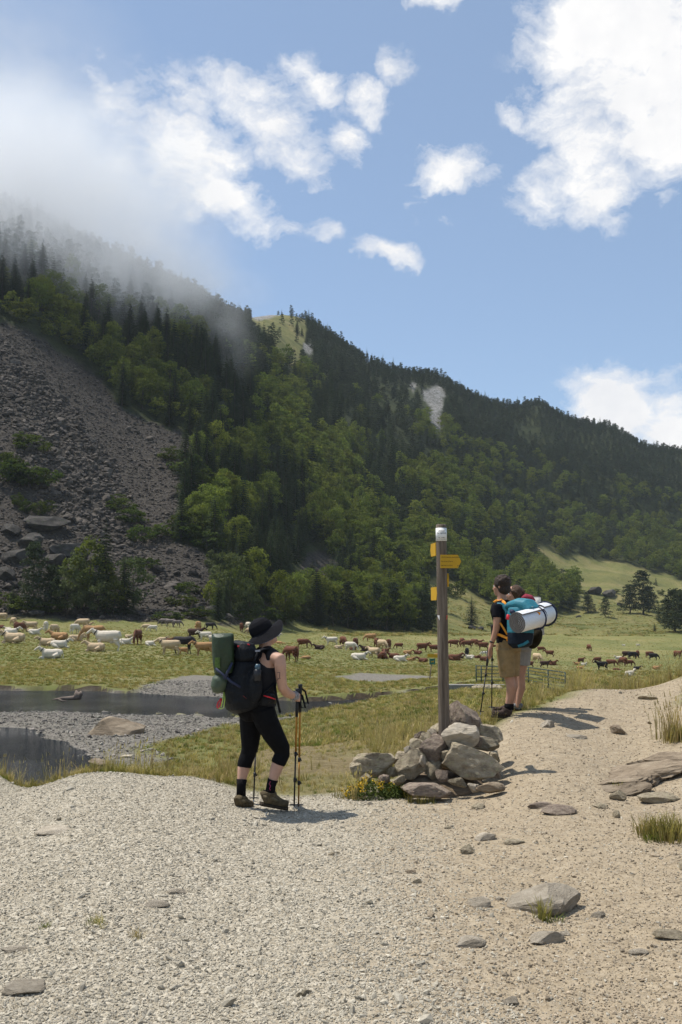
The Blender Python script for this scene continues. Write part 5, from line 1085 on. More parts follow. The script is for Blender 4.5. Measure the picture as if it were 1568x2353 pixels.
HERD = """A|30|182|160|stand|cream|180|cream cow cut by the left edge at the back of the herd
A|185|250|120|graze|cream|140|tan-backed cow grazing behind the brown pair at far left
A|225|330|130|graze|brown|120|brown cow seen from behind at far left
A|290|345|120|graze|brown|60|reddish brown cow with lowered head left of the big cream cow
A|430|325|200|stand|cream|175|big cream cow standing in the back row at left
A|640|325|110|graze|white|105|white cow seen from behind right of the big cream cow
A|760|378|120|graze|cream|80|tan cow seen from behind in the middle of the left group
A|1050|365|120|graze|white|75|white cow with dark rump seen from behind
A|1150|300|210|graze|cream|180|cream cow grazing at the back before the trees
A|1220|277|150|lie|cream|0|cream cow lying behind the cream grazing cow
A|110|315|110|lie|white|180|small white cow lying behind others at far left
A|160|385|230|lie|white|0|white cow with dark collar lying at far left looking right|c
A|480|378|180|lie|white|20|white cow lying below the big cream cow
A|415|338|110|lie|cream|10|cream calf lying right under the big cream cow
A|190|500|370|lie|cream|180|long cream cow lying at the left edge facing left|c
A|655|535|270|lie|cream|180|cream cow lying behind the foremost white cow|c
A|830|568|280|lie|white|0|white cow with black collar lying and facing right|c
A|820|458|300|lie|tan|180|red-brown cow lying behind the collared white pair
A|720|715|350|lie|white|180|foremost white cow with black collar lying alone in the meadow|c
A|1060|475|180|lie|cream|40|cream cow lying seen from behind in the tall grass
A|1170|425|120|lie|cream|0|tan cow lying with only its head and back showing
A|1300|480|330|horse|tan|180|brown horse with blond mane grazing behind the white standing cow
A|1490|602|420|stand|white|180|large white cow standing side-on facing left|c
A|1330|615|310|lie|cream|180|tan cow lying before the large white standing cow
A|10|290|120|lie|brown|180|brown cow lying cut by the left edge
A|15|390|140|lie|white|180|white cow lying cut by the left edge
B|180|515|210|lie|white|0|white cow lying right behind the large white cow
B|230|425|130|lie|cream|0|tan cow head and back behind the chestnut horse
B|345|522|150|horse|brown|-95|chestnut horse facing the camera with white blaze
B|530|532|170|lie|white|0|white cow lying with a calf right of the chestnut horse
B|795|662|320|stand|cream|180|cream cow standing side-on in the middle of the left meadow|c
B|700|470|150|lie|cream|0|tan cow lying behind the cream standing cow|c
B|800|470|120|lie|brown|0|brown cow back showing left of the black horse
B|1000|642|330|horse|black|0|black horse grazing behind the brown calf
B|985|652|110|stand|tan|180|small brown calf standing before the black horse
B|1270|675|310|stand|tan|180|tan cow standing just left of the green bag|c
B|1160|442|240|stand|dark|0|dark brown cow standing behind the tan cow
B|1290|470|200|stand|white|180|white cow facing left behind the tan cow|c
B|1390|478|140|stand|white|180|white cow partly hidden by the green bag|c
B|1200|330|90|graze|tan|90|tan cow seen from behind at the back right
B|475|322|130|graze|cream|180|tan cow grazing beside a white one at the back
B|560|335|120|graze|white|200|white cow grazing in the far middle
B|720|255|140|horse|grey|180|first of three grey horses grazing at the scree foot
B|815|270|150|horse|grey|0|middle of three grey horses grazing at the scree foot
B|905|276|130|horse|grey|20|last of three grey horses grazing at the scree foot
B|1365|318|155|horse|black|0|dark horse grazing alone before the boulders
B|1798|338|100|horse|brown|110|brown horse behind the rolled green bag
B|1890|318|100|graze|white|120|white cow at the back left of the hat
B|1920|388|130|graze|cream|150|cream cow half hidden by the black hat
C|40|252|150|stand|white|0|white cow with collar just right of the hikers neck|c
C|80|335|170|flat|tan|0|tan calf lying flat right behind the hikers shoulder
C|520|408|230|graze|brown|0|brown cow grazing right of the hiker
C|290|658|250|horse|brown|130|brown horse grazing just behind the hikers arm
C|560|608|230|flat|tan|180|tan foal lying flat beside the brown horse
C|800|442|220|lie|dark|180|dark brown cow lying beside the grazing brown cow
C|1010|368|250|stand|white|180|white cow standing at the back in the middle of the meadow|c
C|1230|388|120|graze|brown|-80|brown cow facing the camera beside the white standing cow
C|1140|432|170|lie|cream|0|cream calf lying under the brown cow
C|1365|465|210|graze|white|-20|white cow grazing over a lying brown one
C|1450|402|120|graze|brown|80|brown cow seen from behind in the middle
C|1400|455|150|lie|brown|0|brown cow lying behind the white grazing cow
C|1510|628|330|lie|white|0|white cow lying at the front of the middle herd|c
D|370|302|210|graze|tan|180|golden tan cow grazing alone at the back
D|480|398|140|graze|brown|100|brown cow seen from behind in the tight cluster
D|530|420|110|stand|brown|-110|reddish calf in the tight cluster
D|585|442|140|graze|cream|-60|golden cow at the front of the tight cluster
D|700|422|140|graze|brown|80|round brown cow at the right of the tight cluster
D|880|425|150|graze|brown|180|brown cow grazing right of the tight cluster
D|640|485|160|lie|brown|0|brown horned cow lying before the tight cluster
D|300|475|240|lie|dark|180|dark brown cow lying left of the cream standing cow
D|430|595|200|stand|cream|130|cream cow standing among lying brown cows
D|600|612|180|lie|brown|80|brown cow lying seen from behind beside the cream standing cow
D|790|605|240|lie|brown|180|dark-headed brown cow lying behind the front white cow
D|900|655|270|lie|white|0|white cow lying at the front left of the small notice|c
D|1080|642|110|lie|tan|0|small tan calf lying right of the white cow
D|1130|630|120|lie|brown|20|brown and white cow lying behind the tan calf
D|1310|672|180|lie|brown|150|brown cow lying just left of the small notice
D|1220|530|180|lie|brown|180|brown horned cow lying behind the small notice
D|1040|530|190|lie|tan|0|tan cow lying left of the horned brown cow
D|1310|485|240|stand|brown|0|brown cow standing left of the signpost facing right
D|1510|492|220|stand|brown|180|brown cow nose to nose left of the signpost
D|1560|560|120|lie|tan|0|tan cow lying half hidden by the signpost
E|450|422|260|graze|brown|180|brown horned cow first right of the signpost
E|770|432|260|graze|brown|180|second brown horned cow right of the signpost
E|655|385|150|graze|brown|100|brown cow seen from behind between the two horned cows
E|945|395|150|graze|brown|120|brown cow third right of the signpost
E|1060|385|220|stand|brown|0|brown cow behind the horned cow near the walkers hand
E|1160|495|300|stand|brown|180|brown cow with white horns near the walkers hand
E|1190|635|170|horse|pinto|180|white and brown pinto horse grazing beside the walkers hand
E|480|742|390|lie|brown|0|large brown cow lying right of the signpost
E|640|690|160|lie|dark|0|dark cow lying behind the large brown lying cow
E|840|705|260|lie|white|180|white cow lying between brown ones right of the signpost
E|1020|685|170|lie|brown|0|brown cow lying with head down beside the white lying cow
E|1195|752|290|lie|brown|180|brown cow lying under the walkers hand
E|780|630|120|graze|black|80|black cow seen from behind right of the signpost
E|340|675|110|lie|dark|0|dark cow peeking out at the right of the signpost
E|1450|445|140|stand|brown|0|brown cow between the walkers arm and shorts
F|490|312|140|graze|brown|0|brown cow grazing at the back right of the walkers
F|640|405|180|stand|brown|180|brown cow with pale horns standing right of the walkers
F|260|603|190|stand|brown|180|brown cow standing beside the womans legs
F|250|455|70|stand|brown|90|brown cow head rising behind the womans legs
F|420|515|150|graze|cream|-60|golden cow in the group right of the womans legs
F|560|605|200|stand|dark|0|dark brown cow standing over the hurdle fence
F|690|562|200|lie|brown|0|brown cow lying right of the dark brown cow
F|1375|295|90|graze|brown|-90|lone brown cow facing the camera far out on the meadow
F|1230|525|150|stand|brown|20|brown cow with raised horns among dry grass
F|1150|552|130|lie|tan|180|tan cow lying under the horned brown cow
F|1275|562|120|lie|white|0|white calf lying beside the horned brown cow
F|1210|632|150|lie|tan|0|tan cow lying low in the dry grass
G|330|412|120|graze|brown|180|brown cow grazing left of the black one
G|395|512|190|stand|black|180|black cow facing left in the right meadow
G|540|462|140|graze|brown|-20|brown cow grazing right behind the black cow
G|640|355|120|lie|white|180|white cow lying alone in the right meadow
G|770|345|150|graze|dark|0|dark brown cow grazing at the left of the far pair
G|850|352|150|graze|black|0|black cow grazing in the far right group
G|920|335|90|graze|brown|80|brown cow at the right end of the far group
G|705|458|90|graze|brown|100|brown cow seen from behind beside a grazing one
G|795|458|140|graze|brown|0|brown cow grazing nearest the white lying cow
G|1100|335|130|graze|brown|0|brown cow behind the black one at far right
G|1155|365|140|graze|black|0|black cow grazing at far right
G|1510|345|90|stand|brown|-70|brown cow at the right edge above the dry grass
G|810|605|105|lie|white|30|white cow lying seen from behind in the dry grass
G|915|508|130|lie|black|0|dark calf lying near the white cow in the grass
G|1195|505|140|lie|tan|0|reddish cow lying at the right in dry grass
G|715|158|40|lie|white|180|tiny white animal far off at the foot of the slope
G|925|168|55|graze|white|0|tiny white animal grazing far off under the slope
G|610|515|130|flat|brown|0|brown calf lying flat right of the black cow"""
rc = random.Random(8)
for ln in HERD.split('\n'):
    q = ln.split('|'); c0, c1, cs = CROP[q[0]]
    px, py, L = c0 + float(q[1]) / cs, c1 + float(q[2]) / cs, float(q[3]) / cs
    p = ground(px / 1.74107, py / 1.74107, 55, 600); hd_ = float(q[6])
    k = q[4]; base = 2.35 if k in ('stand', 'lie') else 2.15 if k != 'flat' else 2.0
    fore = max(.42, abs(math.cos(R(hd_)))); s = L / 1.74107 / F * p.y / (base * fore); s = min(max(s, .42), 1.32) if abs(math.cos(R(hd_))) > .6 else min(max(s, .85), 1.1)
    e = mobj('horse' if k == 'horse' else ('calf' if k == 'flat' or s < .62 else 'cow'), AN[k], None, HC[q[5]])
    s *= 1.1; e.location = p + Vector((0, 0, -.03)); e.rotation_euler = (0, 0, R(hd_ + rc.uniform(-10, 10))); e.scale = (s, s, s * rc.uniform(.96, 1.05))
    tag(e, q[7], 'horse' if k == 'horse' else 'cow', 'cattle and horses grazing in the meadow')
    if len(q) > 8:
        mb = MB(); c = {'lie': (.80, .02, .78), 'stand': (.82, 0, 1.24), 'graze': (.86, 0, .9)}[k]; t = Vector({'lie': (.75, .1, .6), 'stand': (.6, 0, .4), 'graze': (.6, 0, -.6)}[k]).normalized()
        mb.loft([Vector(c) - t * .035, Vector(c) + t * .035], [(.155, .215)] * 2, 16, up=(0, 0, 1)); mb.build('collar', collar_m, e)
# ------------------------------------------------------------ people
SKIN = mat('skin', (.46, .27, .19), .6, .10, 14, 0, spec=.35); SKIN2 = mat('skin_tanned', (.40, .215, .14), .6, .10, 14, spec=.35)
def cloth(nm, c, rough=.85, var=.18, sc=25, bump=.5, bs=16, **k): k.setdefault('spec', .08); return mat(nm, c, rough, var, sc, bump, bs, **k)
BLK = cloth('leggings_black', (.0065, .0065, .0075), .8); CHAR = cloth('tank_charcoal', (.021, .021, .024), .85); PACKB = cloth('pack_black', (.006, .0075, .010), .55, .3, 18, .9, 22, spec=.18)
STRAPB = cloth('strap_black', (.009, .010, .012), .7); HATB = cloth('hat_black', (.010, .010, .012), .9); HATG = cloth('brim_grey', (.12, .12, .135), .9)
GREENB = cloth('bag_green', (.022, .038, .016), .42, .25, 9, .8, 11, spec=.35); GREENL = cloth('bag_light_green', (.048, .068, .038), .45, .3, 9, .8, 11, spec=.4)
BOOT = cloth('boot_brown', (.095, .074, .044), .85, .4, 30); BOOT2 = cloth('boot_tan', (.13, .105, .065), .85, .3, 30); SOLE = cloth('boot_sole', (.045, .036, .026), .9, .4, 50, .8, 60); SOCK = cloth('sock_black', (.010, .009, .010), .95)
REDF = mat('red_webbing', (.55, .02, .03), .6, .1); LIME = mat('lime_cord', (.42, .55, .10), .6, .4, 300); ORANGE = mat('pole_orange', (.36, .17, .025), .35, .2, 9, metal=.3); PBLK = mat('pole_black', (.012, .012, .013), .4, .2); STEEL = mat('steel', (.45, .45, .44), .35, .1, metal=.9)
NAVY = mat('strap_navy', (.022, .028, .06), .7, .2); BANDG = cloth('wrist_scarf', (.26, .25, .25), .9, .9, 60)
class Fig:
    """places points given in the photo's zoomed coordinates, at depths relative to the figure"""
    def __init__(s, ox, oy, k, d, foot):
        s.ox, s.oy, s.k, s.d = ox, oy, k, d; p = s.w(*foot); s.root = Vector((p.x, d, hz(p.x, d))); s.lift = s.root.z - p.z
        s.ppm = k * 1.74107 * F / d
    def w(s, zx, zy, dd=0): return at((s.ox + zx / s.k) / 1.74107, (s.oy + zy / s.k) / 1.74107, s.d + dd)
    def __call__(s, zx, zy, dd=0):
        p = s.w(zx, zy, dd) - s.root; p.z += s.lift if hasattr(s, 'lift') else 0; return p
def fist(b, c, axis, out, r=.026, n=4, fr=.0095, sgn=1):
    """fingers curled round a shaft: c centre on the shaft, axis up the shaft, out from the shaft to the palm"""
    axis = Vector(axis).normalized(); out = (Vector(out) - axis * Vector(out).dot(axis)).normalized(); sd_ = axis.cross(out) * sgn
    for i in range(n):
        h = (i - 1.5) * .021; L = [1.0, 1.08, 1.0, .8][i]
        b.loft([c + axis * h + (out * math.cos(a) + sd_ * math.sin(a)) * (r + .006 * (1 - k / 5)) for k, a in enumerate([.3 + 3.6 * L * t / 5 for t in range(6)])], [fr, fr, fr * .95, fr * .9, fr * .85, fr * .7], 7)
    b.loft([c + axis * .03 + out * r * 1.2, c + axis * .045 - sd_ * r * .9 + out * .01, c + axis * .035 - sd_ * r * 1.1 - out * .015], [.013, .011, .008], 7)
    b.ball(c + out * (r + .010), (.02, .02, .02)); b.loft([c - axis * .035 + out * (r + .01), c + axis * .035 + out * (r + .012)], [(.03, .016), (.03, .016)], 8, up=out)
def boot(parent, heel, toe, h, wd, ankle, m_up, m_sole, m_acc=None, name='boot', toe_h=.06):
    heel, toe, ankle = Vector(heel), Vector(toe), Vector(ankle); f = (toe - heel); L = f.length; f.normalize(); up = Vector((0, 0, 1)); up = (up - f * up.dot(f)).normalized(); lat = f.cross(up)
    b = MB(); st = [(0.0, .80, .40), (.05, .95, .48), (.3, 1.0, .50), (.55, .82, .48), (.78, .66, .50), (.93, .52, .42), (1.0, .28, .25)]
    pts = []; rad = []
    for t, hh, ww in st:
        hz_ = max(toe_h, h * .62 * hh if t < .5 else h * .62 * hh * (1.1 - .45 * t)); pts.append(heel + f * L * t + up * (.02 + hz_ / 2)); rad.append((wd * ww, hz_ / 2 + .004))
    b.loft(pts, rad, 12, up=up, power=2.6)
    a0 = heel + f * L * .27 + up * h * .35; b.loft([a0, a0 * .4 + (ankle + (a0 - ankle) * .25) * .6, ankle], [(wd * .55, .072), (wd * .54, .064), (wd * .56, .062)], 12, up=f)
    o = mobj(name, remesh(b, name, .008, m_up, 3), parent)
    b = MB(); b.loft([heel + f * L * t + up * .012 for t in (-.03, .02, .3, .6, .85, .97, 1.03)], [(wd * q, .017) for q in (.34, .47, .5, .47, .52, .42, .18)], 12, up=up, power=3); mobj('sole', remesh(b, 'sole', .008, m_sole, 1), o)
    if m_acc:
        b = MB()
        for k in range(4):
            c = heel + f * L * (.42 + .1 * k) + up * (h * .52 - .02 * k); b.loft([c - lat * wd * .3, c + up * .006, c + lat * wd * .3], .004, 5)
        b.loft([ankle + f * .05, ankle + f * .075 - up * .04 - lat * .01, heel + f * L * .5 + up * h * .45], .0035, 5); b.build('lace', m_acc, o)
        b = MB(); c = heel + f * L * .3 + up * h * .45
        b.loft([heel + f * L * .02 + up * h * .45 - lat * -wd * .47, c + lat * wd * .51, heel + f * L * .62 + up * h * .35 + lat * wd * .46], [(.006, .012), (.006, .02), (.005, .012)], 6, up=up); b.build('overlay', BOOT2, o)
    return o
def head(b, c, fwd, up, s=1.0, tilt=0):
    """skull, jaw, nose, ears, brows; c centre, fwd face direction"""
    fwd = Vector(fwd).normalized(); up = (Vector(up) - fwd * Vector(up).dot(fwd)).normalized(); lat = fwd.cross(up)
    M_ = Matrix((fwd, lat, up)).transposed(); q = lambda x, y, z: Vector(c) + M_ @ Vector((x * s, y * s, z * s))
    b.ball(q(-.012, 0, .025), (.098 * s, .077 * s, .098 * s), M_, 16, 12); b.ball(q(.03, 0, -.035), (.066 * s, .058 * s, .082 * s), M_, 14, 10); b.ball(q(.066, 0, -.092), (.026 * s, .03 * s, .022 * s), M_)
    b.loft([q(.082, 0, .02), q(.102, 0, -.014), q(.114, 0, -.032), q(.092, 0, -.042)], [.010 * s, .012 * s, .014 * s, .012 * s], 8)
    for y in (-1, 1):
        b.ball(q(.078, y * .032, .022), (.014 * s, .02 * s, .008 * s), M_); b.ball(q(.055, y * .045, -.02), (.03 * s, .02 * s, .022 * s), M_)
        b.loft([q(-.012, y * .074, .012), q(-.018, y * .088, .004), q(-.012, y * .08, -.028)], [(.016 * s, .008 * s), (.022 * s, .007 * s), (.010 * s, .006 * s)], 8, up=lat)
    b.ball(q(.088, 0, -.062), (.014 * s, .024 * s, .007 * s), M_); b.ball(q(.085, 0, -.074), (.014 * s, .022 * s, .008 * s), M_)
    return q, M_
def eyes(parent, q, s=1):
    for y in (-1, 1):
        mb = MB(); mb.ball(q(.081, y * .031, .006), .011 * s); o = mb.build('eye', mat('eye_white', (.7, .68, .65), .3, .05), parent); mb = MB(); mb.ball(q(.090, y * .031, .006), .005 * s); mb.build('iris', mat('iris', (.03, .02, .012), .2), o)
def pole(name, grip_top, tip, label, cols=(ORANGE, PBLK), grip_len=.26, lower=.45, basket=.06, group='trekking poles', root=None, strap=True, gdir=None):
    g, t = Vector(grip_top), Vector(tip); e = tag(empty(name, t), label, 'trekking pole', group); d = g - t; L = d.length; u = d / L
    mb = MB(); mb.loft([u * L * lower, u * (L - .05)], .0095, 10); mb.build('upper_shaft', cols[0], e); mb = MB(); mb.loft([u * .05, u * L * lower], .0075, 10); mb.build('lower_shaft', cols[1], e)
    mb = MB(); mb.loft([Vector((0, 0, 0)), u * .02, u * .06], [.002, .005, .0065], 8); mb.build('tip', STEEL, e)
    mb = MB(); c = u * basket; mb.loft([c - u * .004, c + u * .004], [.045, .04], 14); mb.build('basket', PBLK, e)
    mb = MB(); mb.loft([u * (L - grip_len), u * (L - grip_len * .7), u * (L - .1), u * (L - .03), u * (L - .005), u * L], [.0125, .016, .0145, .019, .021, .012], 12); go = mb.build('grip', PBLK, e)
    for z in (lower, lower * .55):
        mb = MB(); mb.loft([u * (L * z - .02), u * (L * z + .02)], .0125, 10); mb.loft([u * L * z + Vector((.012, 0, .012)), u * L * z + Vector((.02, 0, -.012))], .005, 6); mb.build('clamp', PBLK, e)
    if strap:
        mb = MB(); s0 = u * (L - .03); k = Vector((.055, -.01, -.10)); mb.loft([s0, s0 + k * .5 + Vector((.02, 0, .01)), s0 + k + Vector((.02, 0, -.05)), s0 + k + Vector((-.02, .0, -.04)), s0 + Vector((.0, .01, -.05))], [(.009, .002)] * 5, 6, up=(0, 1, 0)); mb.build('wrist_strap', STRAPB, go)
    return e
# ---- hiker in black
A = Fig(800, 2400, 2.614, 9.22, (600, 2150)); RT = A.root; fa = Vector((.86, .5, 0)).normalized(); ra_ = Vector((.5, -.86, 0)).normalized()
man = tag(empty('person', RT), 'person in black hat, tank top and leggings with a big backpack, seen from behind', 'person')
b = MB(); U = fa
torso = [(A(600, 1130), (.165, .13)), (A(610, 1060), (.17, .14)), (A(640, 930), (.145, .115)), (A(650, 800), (.155, .12)), (A(655, 680), (.17, .125)), (A(665, 580), (.175, .11)), (A(680, 510), (.13, .085)), (A(690, 470), (.06, .06))]
b.loft([p for p, r in torso], [r for p, r in torso], 16, up=U)
hc_ = A(672, 318, .02); hup = Vector((-.50, -.05, .86)).normalized(); hf = Vector((.80, .42, .42)).normalized()
b.loft([A(685, 500, .0), A(680, 420, .0), hc_ + Vector((0, 0, -.05))], [.062, .056, .058], 12); hq, hM = head(b, hc_, hf, hup, 1.02)
# right arm
b.loft([A(775, 560, -.12), A(838, 575, -.17), A(842, 640, -.175), A(850, 760, -.165), A(866, 868, -.145), A(905, 920, -.08), A(950, 945, -.01), A(992, 958, .06), A(1015, 960, .09)], [.062, .060, .055, .049, .045, .046, .040, .030, .027], 12)
# left arm
b.loft([A(590, 555, .12), A(545, 580, .19), A(545, 700, .25), A(560, 850, .32), A(585, 950, .42), A(600, 1015, .46)], [.06, .056, .05, .043, .038, .029], 12)
PAt, PAb = A(1022, 880, .13), A(985, 2168, -.02); PCt, PCb = A(604, 985, .5), A(562, 2095, .28)
fist(b, PAt + (PAb - PAt).normalized() * .085, PAt - PAb, A(1000, 955, .02) - A(1030, 955, .14), .02, fr=.010); fist(b, PCt + (PCb - PCt).normalized() * .08, PCt - PCb, (-.2, -1, 0), .02, sgn=-1)
# legs
rl = [(A(655, 1110, -.07), .105), (A(700, 1230, -.07), .098), (A(780, 1380, -.04), .084), (A(858, 1510, .0), .068), (A(862, 1570, .0), .060), (A(825, 1650, -.02), .058), (A(800, 1720, -.03), .057), (A(765, 1830, -.05), .042), (A(745, 1900, -.05), .036), (A(735, 1985, -.05), .038)]
ll = [(A(548, 1110, .07), .105), (A(535, 1230, .08), .096), (A(530, 1380, .09), .082), (A(525, 1500, .10), .067), (A(505, 1570, .10), .060), (A(475, 1650, .09), .058), (A(458, 1720, .08), .057), (A(440, 1830, .06), .043), (A(434, 1900, .05), .036), (A(432, 2030, .05), .038)]
for leg in (rl, ll): b.loft([p for p, r in leg], [r for p, r in leg], 14)
mobj('body', remesh(b, 'body', .0085, SKIN, 5), man); eyes(man, hq, 1.02)
b = MB(); g = .011
b.loft([p for p, r in torso[:2]] + [A(628, 985)], [(.178, .152), (.182, .152), (.165, .135)], 16, up=U)
for leg, end in ((rl, A(818, 1668, -.02)), (ll, A(465, 1705, .085))):
    b.loft([p for p, r in leg[:6]] + [end], [r + g for p, r in leg[:6]] + [.066], 14)
b.ball(A(520, 1090, -.02), (.12, .13, .12))
mobj('leggings', remesh(b, 'leggings', .008, BLK, 4), man)
b = MB()
sh_ = [(A(622, 1035), (.183, .155)), (A(632, 980), (.168, .138)), (A(640, 930), (.158, .127)), (A(650, 800), (.167, .132)), (A(655, 690), (.178, .137)), (A(660, 610), (.165, .124)), (A(670, 545), (.135, .108)), (A(680, 490), (.10, .085)), (A(688, 462), (.066, .066))]
b.loft([p for p, r in sh_], [r for p, r in sh_], 16, up=U)
b.loft([A(700, 480, -.02), A(765, 520, -.10), A(760, 600, -.13)], [(.05, .06), (.045, .07), (.03, .06)], 10, up=U)
mobj('tank_top', remesh(b, 'tank_top', .008, CHAR, 4), man)
for leg, zt in ((rl, 7), (ll, 7)):
    b = MB(); p0, r0 = leg[zt]; p1, r1 = leg[zt + 1]; p2, r2 = leg[zt + 2]; b.loft([p0, p1, p2], [r0 + .006, r1 + .006, r2 + .006], 14); s_ = b.build('sock', SOCK, man)
b = MB(); b.loft([A(738, 1850, -.10), A(728, 1880, -.102), A(742, 1900, -.098), A(730, 1925, -.10), A(738, 1945, -.1)], .003, 5); b.build('sock_pattern', mat('pink_thread', (.35, .05, .12), .8), man)
boot(man, A(632, 2098, -.05), A(915, 2150, -.02), .19, .095, A(738, 1955, -.05), BOOT, SOLE, STRAPB); boot(man, A(385, 2155, -.02), A(535, 2150, .17), .19, .098, A(436, 2010, .05), BOOT, SOLE, STRAPB)
# bucket hat: crown and floppy brim
hat_c = hc_ + hup * .05; hx = (hf - hup * hf.dot(hup)).normalized(); hl = hup.cross(hx)
b = MB(); b.loft([hat_c + hup * t for t in (-.015, .02, .055, .085, .105, .115)], [(.100, .112), (.100, .112), (.094, .106), (.076, .086), (.045, .052), (.01, .012)], 24, up=hx); hat = mobj('hat', remesh(b, 'hat', .006, HATB, 3), man); hat['label'] = 'black bucket hat with grey underside'
for mt_, off, nm in ((HATB, .0025, 'brim'), (HATG, -.0025, 'brim_lining')):
    v = []; f = []; nr_, na = 6, 40
    for i in range(nr_ + 1):
        t = i / nr_
        for k in range(na):
            a = 2 * math.pi * k / na; ca, sa = math.cos(a), math.sin(a); rx = .098 + (.098 + .012 * ca) * t; ry = .088 + .080 * t
            dz = -.115 * t * sa * sa * (1.0 if sa < 0 else .5) - .022 * t * max(0, -ca) * 1.5 + .012 * t * t * math.sin(3 * a + .6)
            v.append(hat_c + hx * rx * ca + hl * ry * sa + hup * (-.012 + dz + off))
    for i in range(nr_):
        for k in range(na): f.append((i * na + k, i * na + (k + 1) % na, (i + 1) * na + (k + 1) % na, (i + 1) * na + k))
    mb = MB(); mb.add(v, f); mb.build(nm, mt_, hat)
# wrist scarf, tattoo
b = MB(); b.loft([A(965, 950, .02), A(992, 958, .06), A(1012, 960, .085)], [.042, .046, .038], 12); b.loft([A(985, 980, .04), A(975, 1015, .03)], [.03, .012], 8); mobj('wrist_scarf', remesh(b, 'wrist_scarf', .008, BANDG, 2), man)
INK = mat('tattoo_ink', (.06, .045, .045), .7); b = MB(); yy = -.045
b.loft([A(838, 665, -.215), A(837, 720, -.216), A(836, 775, -.212)], [.002, .004, .003], 5); b.loft([A(812, 713, -.212), A(837, 712, -.219), A(862, 711, -.21)], .0028, 5); b.loft([A(806, 796, -.205), A(822, 776, -.212), A(842, 772, -.211), A(868, 785, -.2), A(856, 795, -.2), A(836, 782, -.207)], .0026, 5); b.build('tattoo', INK, man)
# ---- backpack of the hiker
bp_ = tag(empty('backpack', RT), 'large black trekking backpack worn by the person in the black hat', 'backpack')
b = MB(); pk = [(A(455, 1125, -.12), (.09, .07)), (A(445, 1085, -.12), (.155, .13)), (A(440, 1000, -.12), (.17, .16)), (A(445, 860, -.12), (.165, .16)), (A(455, 720, -.11), (.16, .14)), (A(465, 610, -.10), (.15, .115)), (A(470, 570, -.10), (.11, .08))]
b.loft([p for p, r in pk], [r for p, r in pk], 18, up=U, power=2.7); b.ball(A(575, 860, -.26), (.07, .05, .15)); b.ball(A(350, 900, -.2), (.08, .1, .16)); bag = mobj('bag', remesh(b, 'bag', .009, PACKB, 4), bp_)
b = MB(); b.loft([A(455, 598, -.11), A(452, 560, -.11), A(450, 470, -.11), A(452, 405, -.11), A(455, 388, -.11)], [(.14, .09), (.155, .108), (.15, .105), (.125, .088), (.09, .06)], 16, up=U, power=2.8); mobj('lid', remesh(b, 'lid', .009, PACKB, 4), bp_)
b = MB(); b.loft([A(560, 560, -.20), A(600, 500, -.19), A(660, 470, -.16), A(720, 465, -.1), A(770, 500, -.03)], [(.03, .012)] * 5, 8, up=(0, 0, 1)); b.build('shoulder_strap', STRAPB, bp_)
b = MB(); b.loft([A(640, 1000, -.20), A(700, 985, -.20), A(765, 990, -.12), A(800, 1010, .0)], [(.012, .05), (.022, .055), (.022, .05), (.012, .03)], 10, up=(0, 0, 1)); hb = mobj('hip_belt', remesh(b, 'hip_belt', .008, PACKB, 2), bp_)
b = MB(); b.loft([A(668, 955, -.228), A(720, 968, -.228), A(790, 992, -.14)], [.005, .006, .005], 6); b.build('zipper', REDF, hb)
b = MB(); b.loft([A(782, 820, -.10), A(800, 950, -.17), A(840, 1135, -.16)], [(.010, .003)] * 3, 6, up=(0, 1, 0)); b.build('loose_strap', STRAPB, bp_)
b = MB(); b.loft([A(570, 600, -.27), A(600, 520, -.22), A(625, 490, -.20)], [(.012, .004)] * 3, 6, up=(0, 1, 0)); b.loft([A(640, 870, -.22), A(625, 960, -.24), A(640, 1000, -.22)], [(.006, .003)] * 3, 6, up=(0, 1, 0)); b.loft([A(780, 830, -.12), A(700, 900, -.2), A(640, 960, -.22)], [(.012, .004)] * 3, 6, up=(0, 1, 0)); b.build('webbing', STRAPB, bp_)
b = MB(); b.box(A(605, 486, -.235), (.045, .012, .016), (0, -.1, 0)); b.build('buckle', mat('buckle_grey', (.22, .23, .27), .35, .1), bp_, False)
b = MB(); b.loft([A(395, 440, -.25), A(418, 432, -.245), A(400, 448, -.25)], [.008, .003, .002], 5); b.loft([A(500, 415, -.235), A(525, 425, -.23)], [.006, .004], 5); b.build('red_tab', REDF, bp_)
b = MB(); b.loft([A(452, 955, -.30), A(490, 985, -.295)], [(.006, .002)] * 2, 4, up=(0, 0, 1)); b.build('logo_mark', mat('logo_red', (.22, .04, .03), .7), bp_)
b = MB(); b.loft([A(165, 670, -.28), A(250, 740, -.31), A(330, 810, -.31), A(430, 870, -.29)], [(.003, .013)] * 4, 6, up=(0, 0, 1)); b.loft([A(255, 780, -.315), A(300, 690, -.315), A(340, 610, -.27)], [(.012, .003)] * 3, 6, up=(0, 1, 0)); b.build('compression_strap', NAVY, bp_)
bt = tag(empty('water_bottle', RT), 'dark water bottle with blue cap in the side pocket of the black backpack', 'bottle')
b = MB(); b.loft([A(600, 800, -.30), A(603, 690, -.30), A(605, 678, -.30)], [.034, .034, .022], 14); b.build('bottle', mat('bottle_dark', (.02, .021, .025), .3, .1), bt)
b = MB(); b.loft([A(605, 682, -.30), A(606, 650, -.30), A(608, 625, -.30)], [.026, .025, .02], 12); b.build('cap', mat('bottle_cap', (.05, .09, .12), .3, .1), bt)
gr = tag(empty('stuff_sack', RT), 'tall dark green rolled-top dry bag strapped upright to the black backpack', 'dry bag')
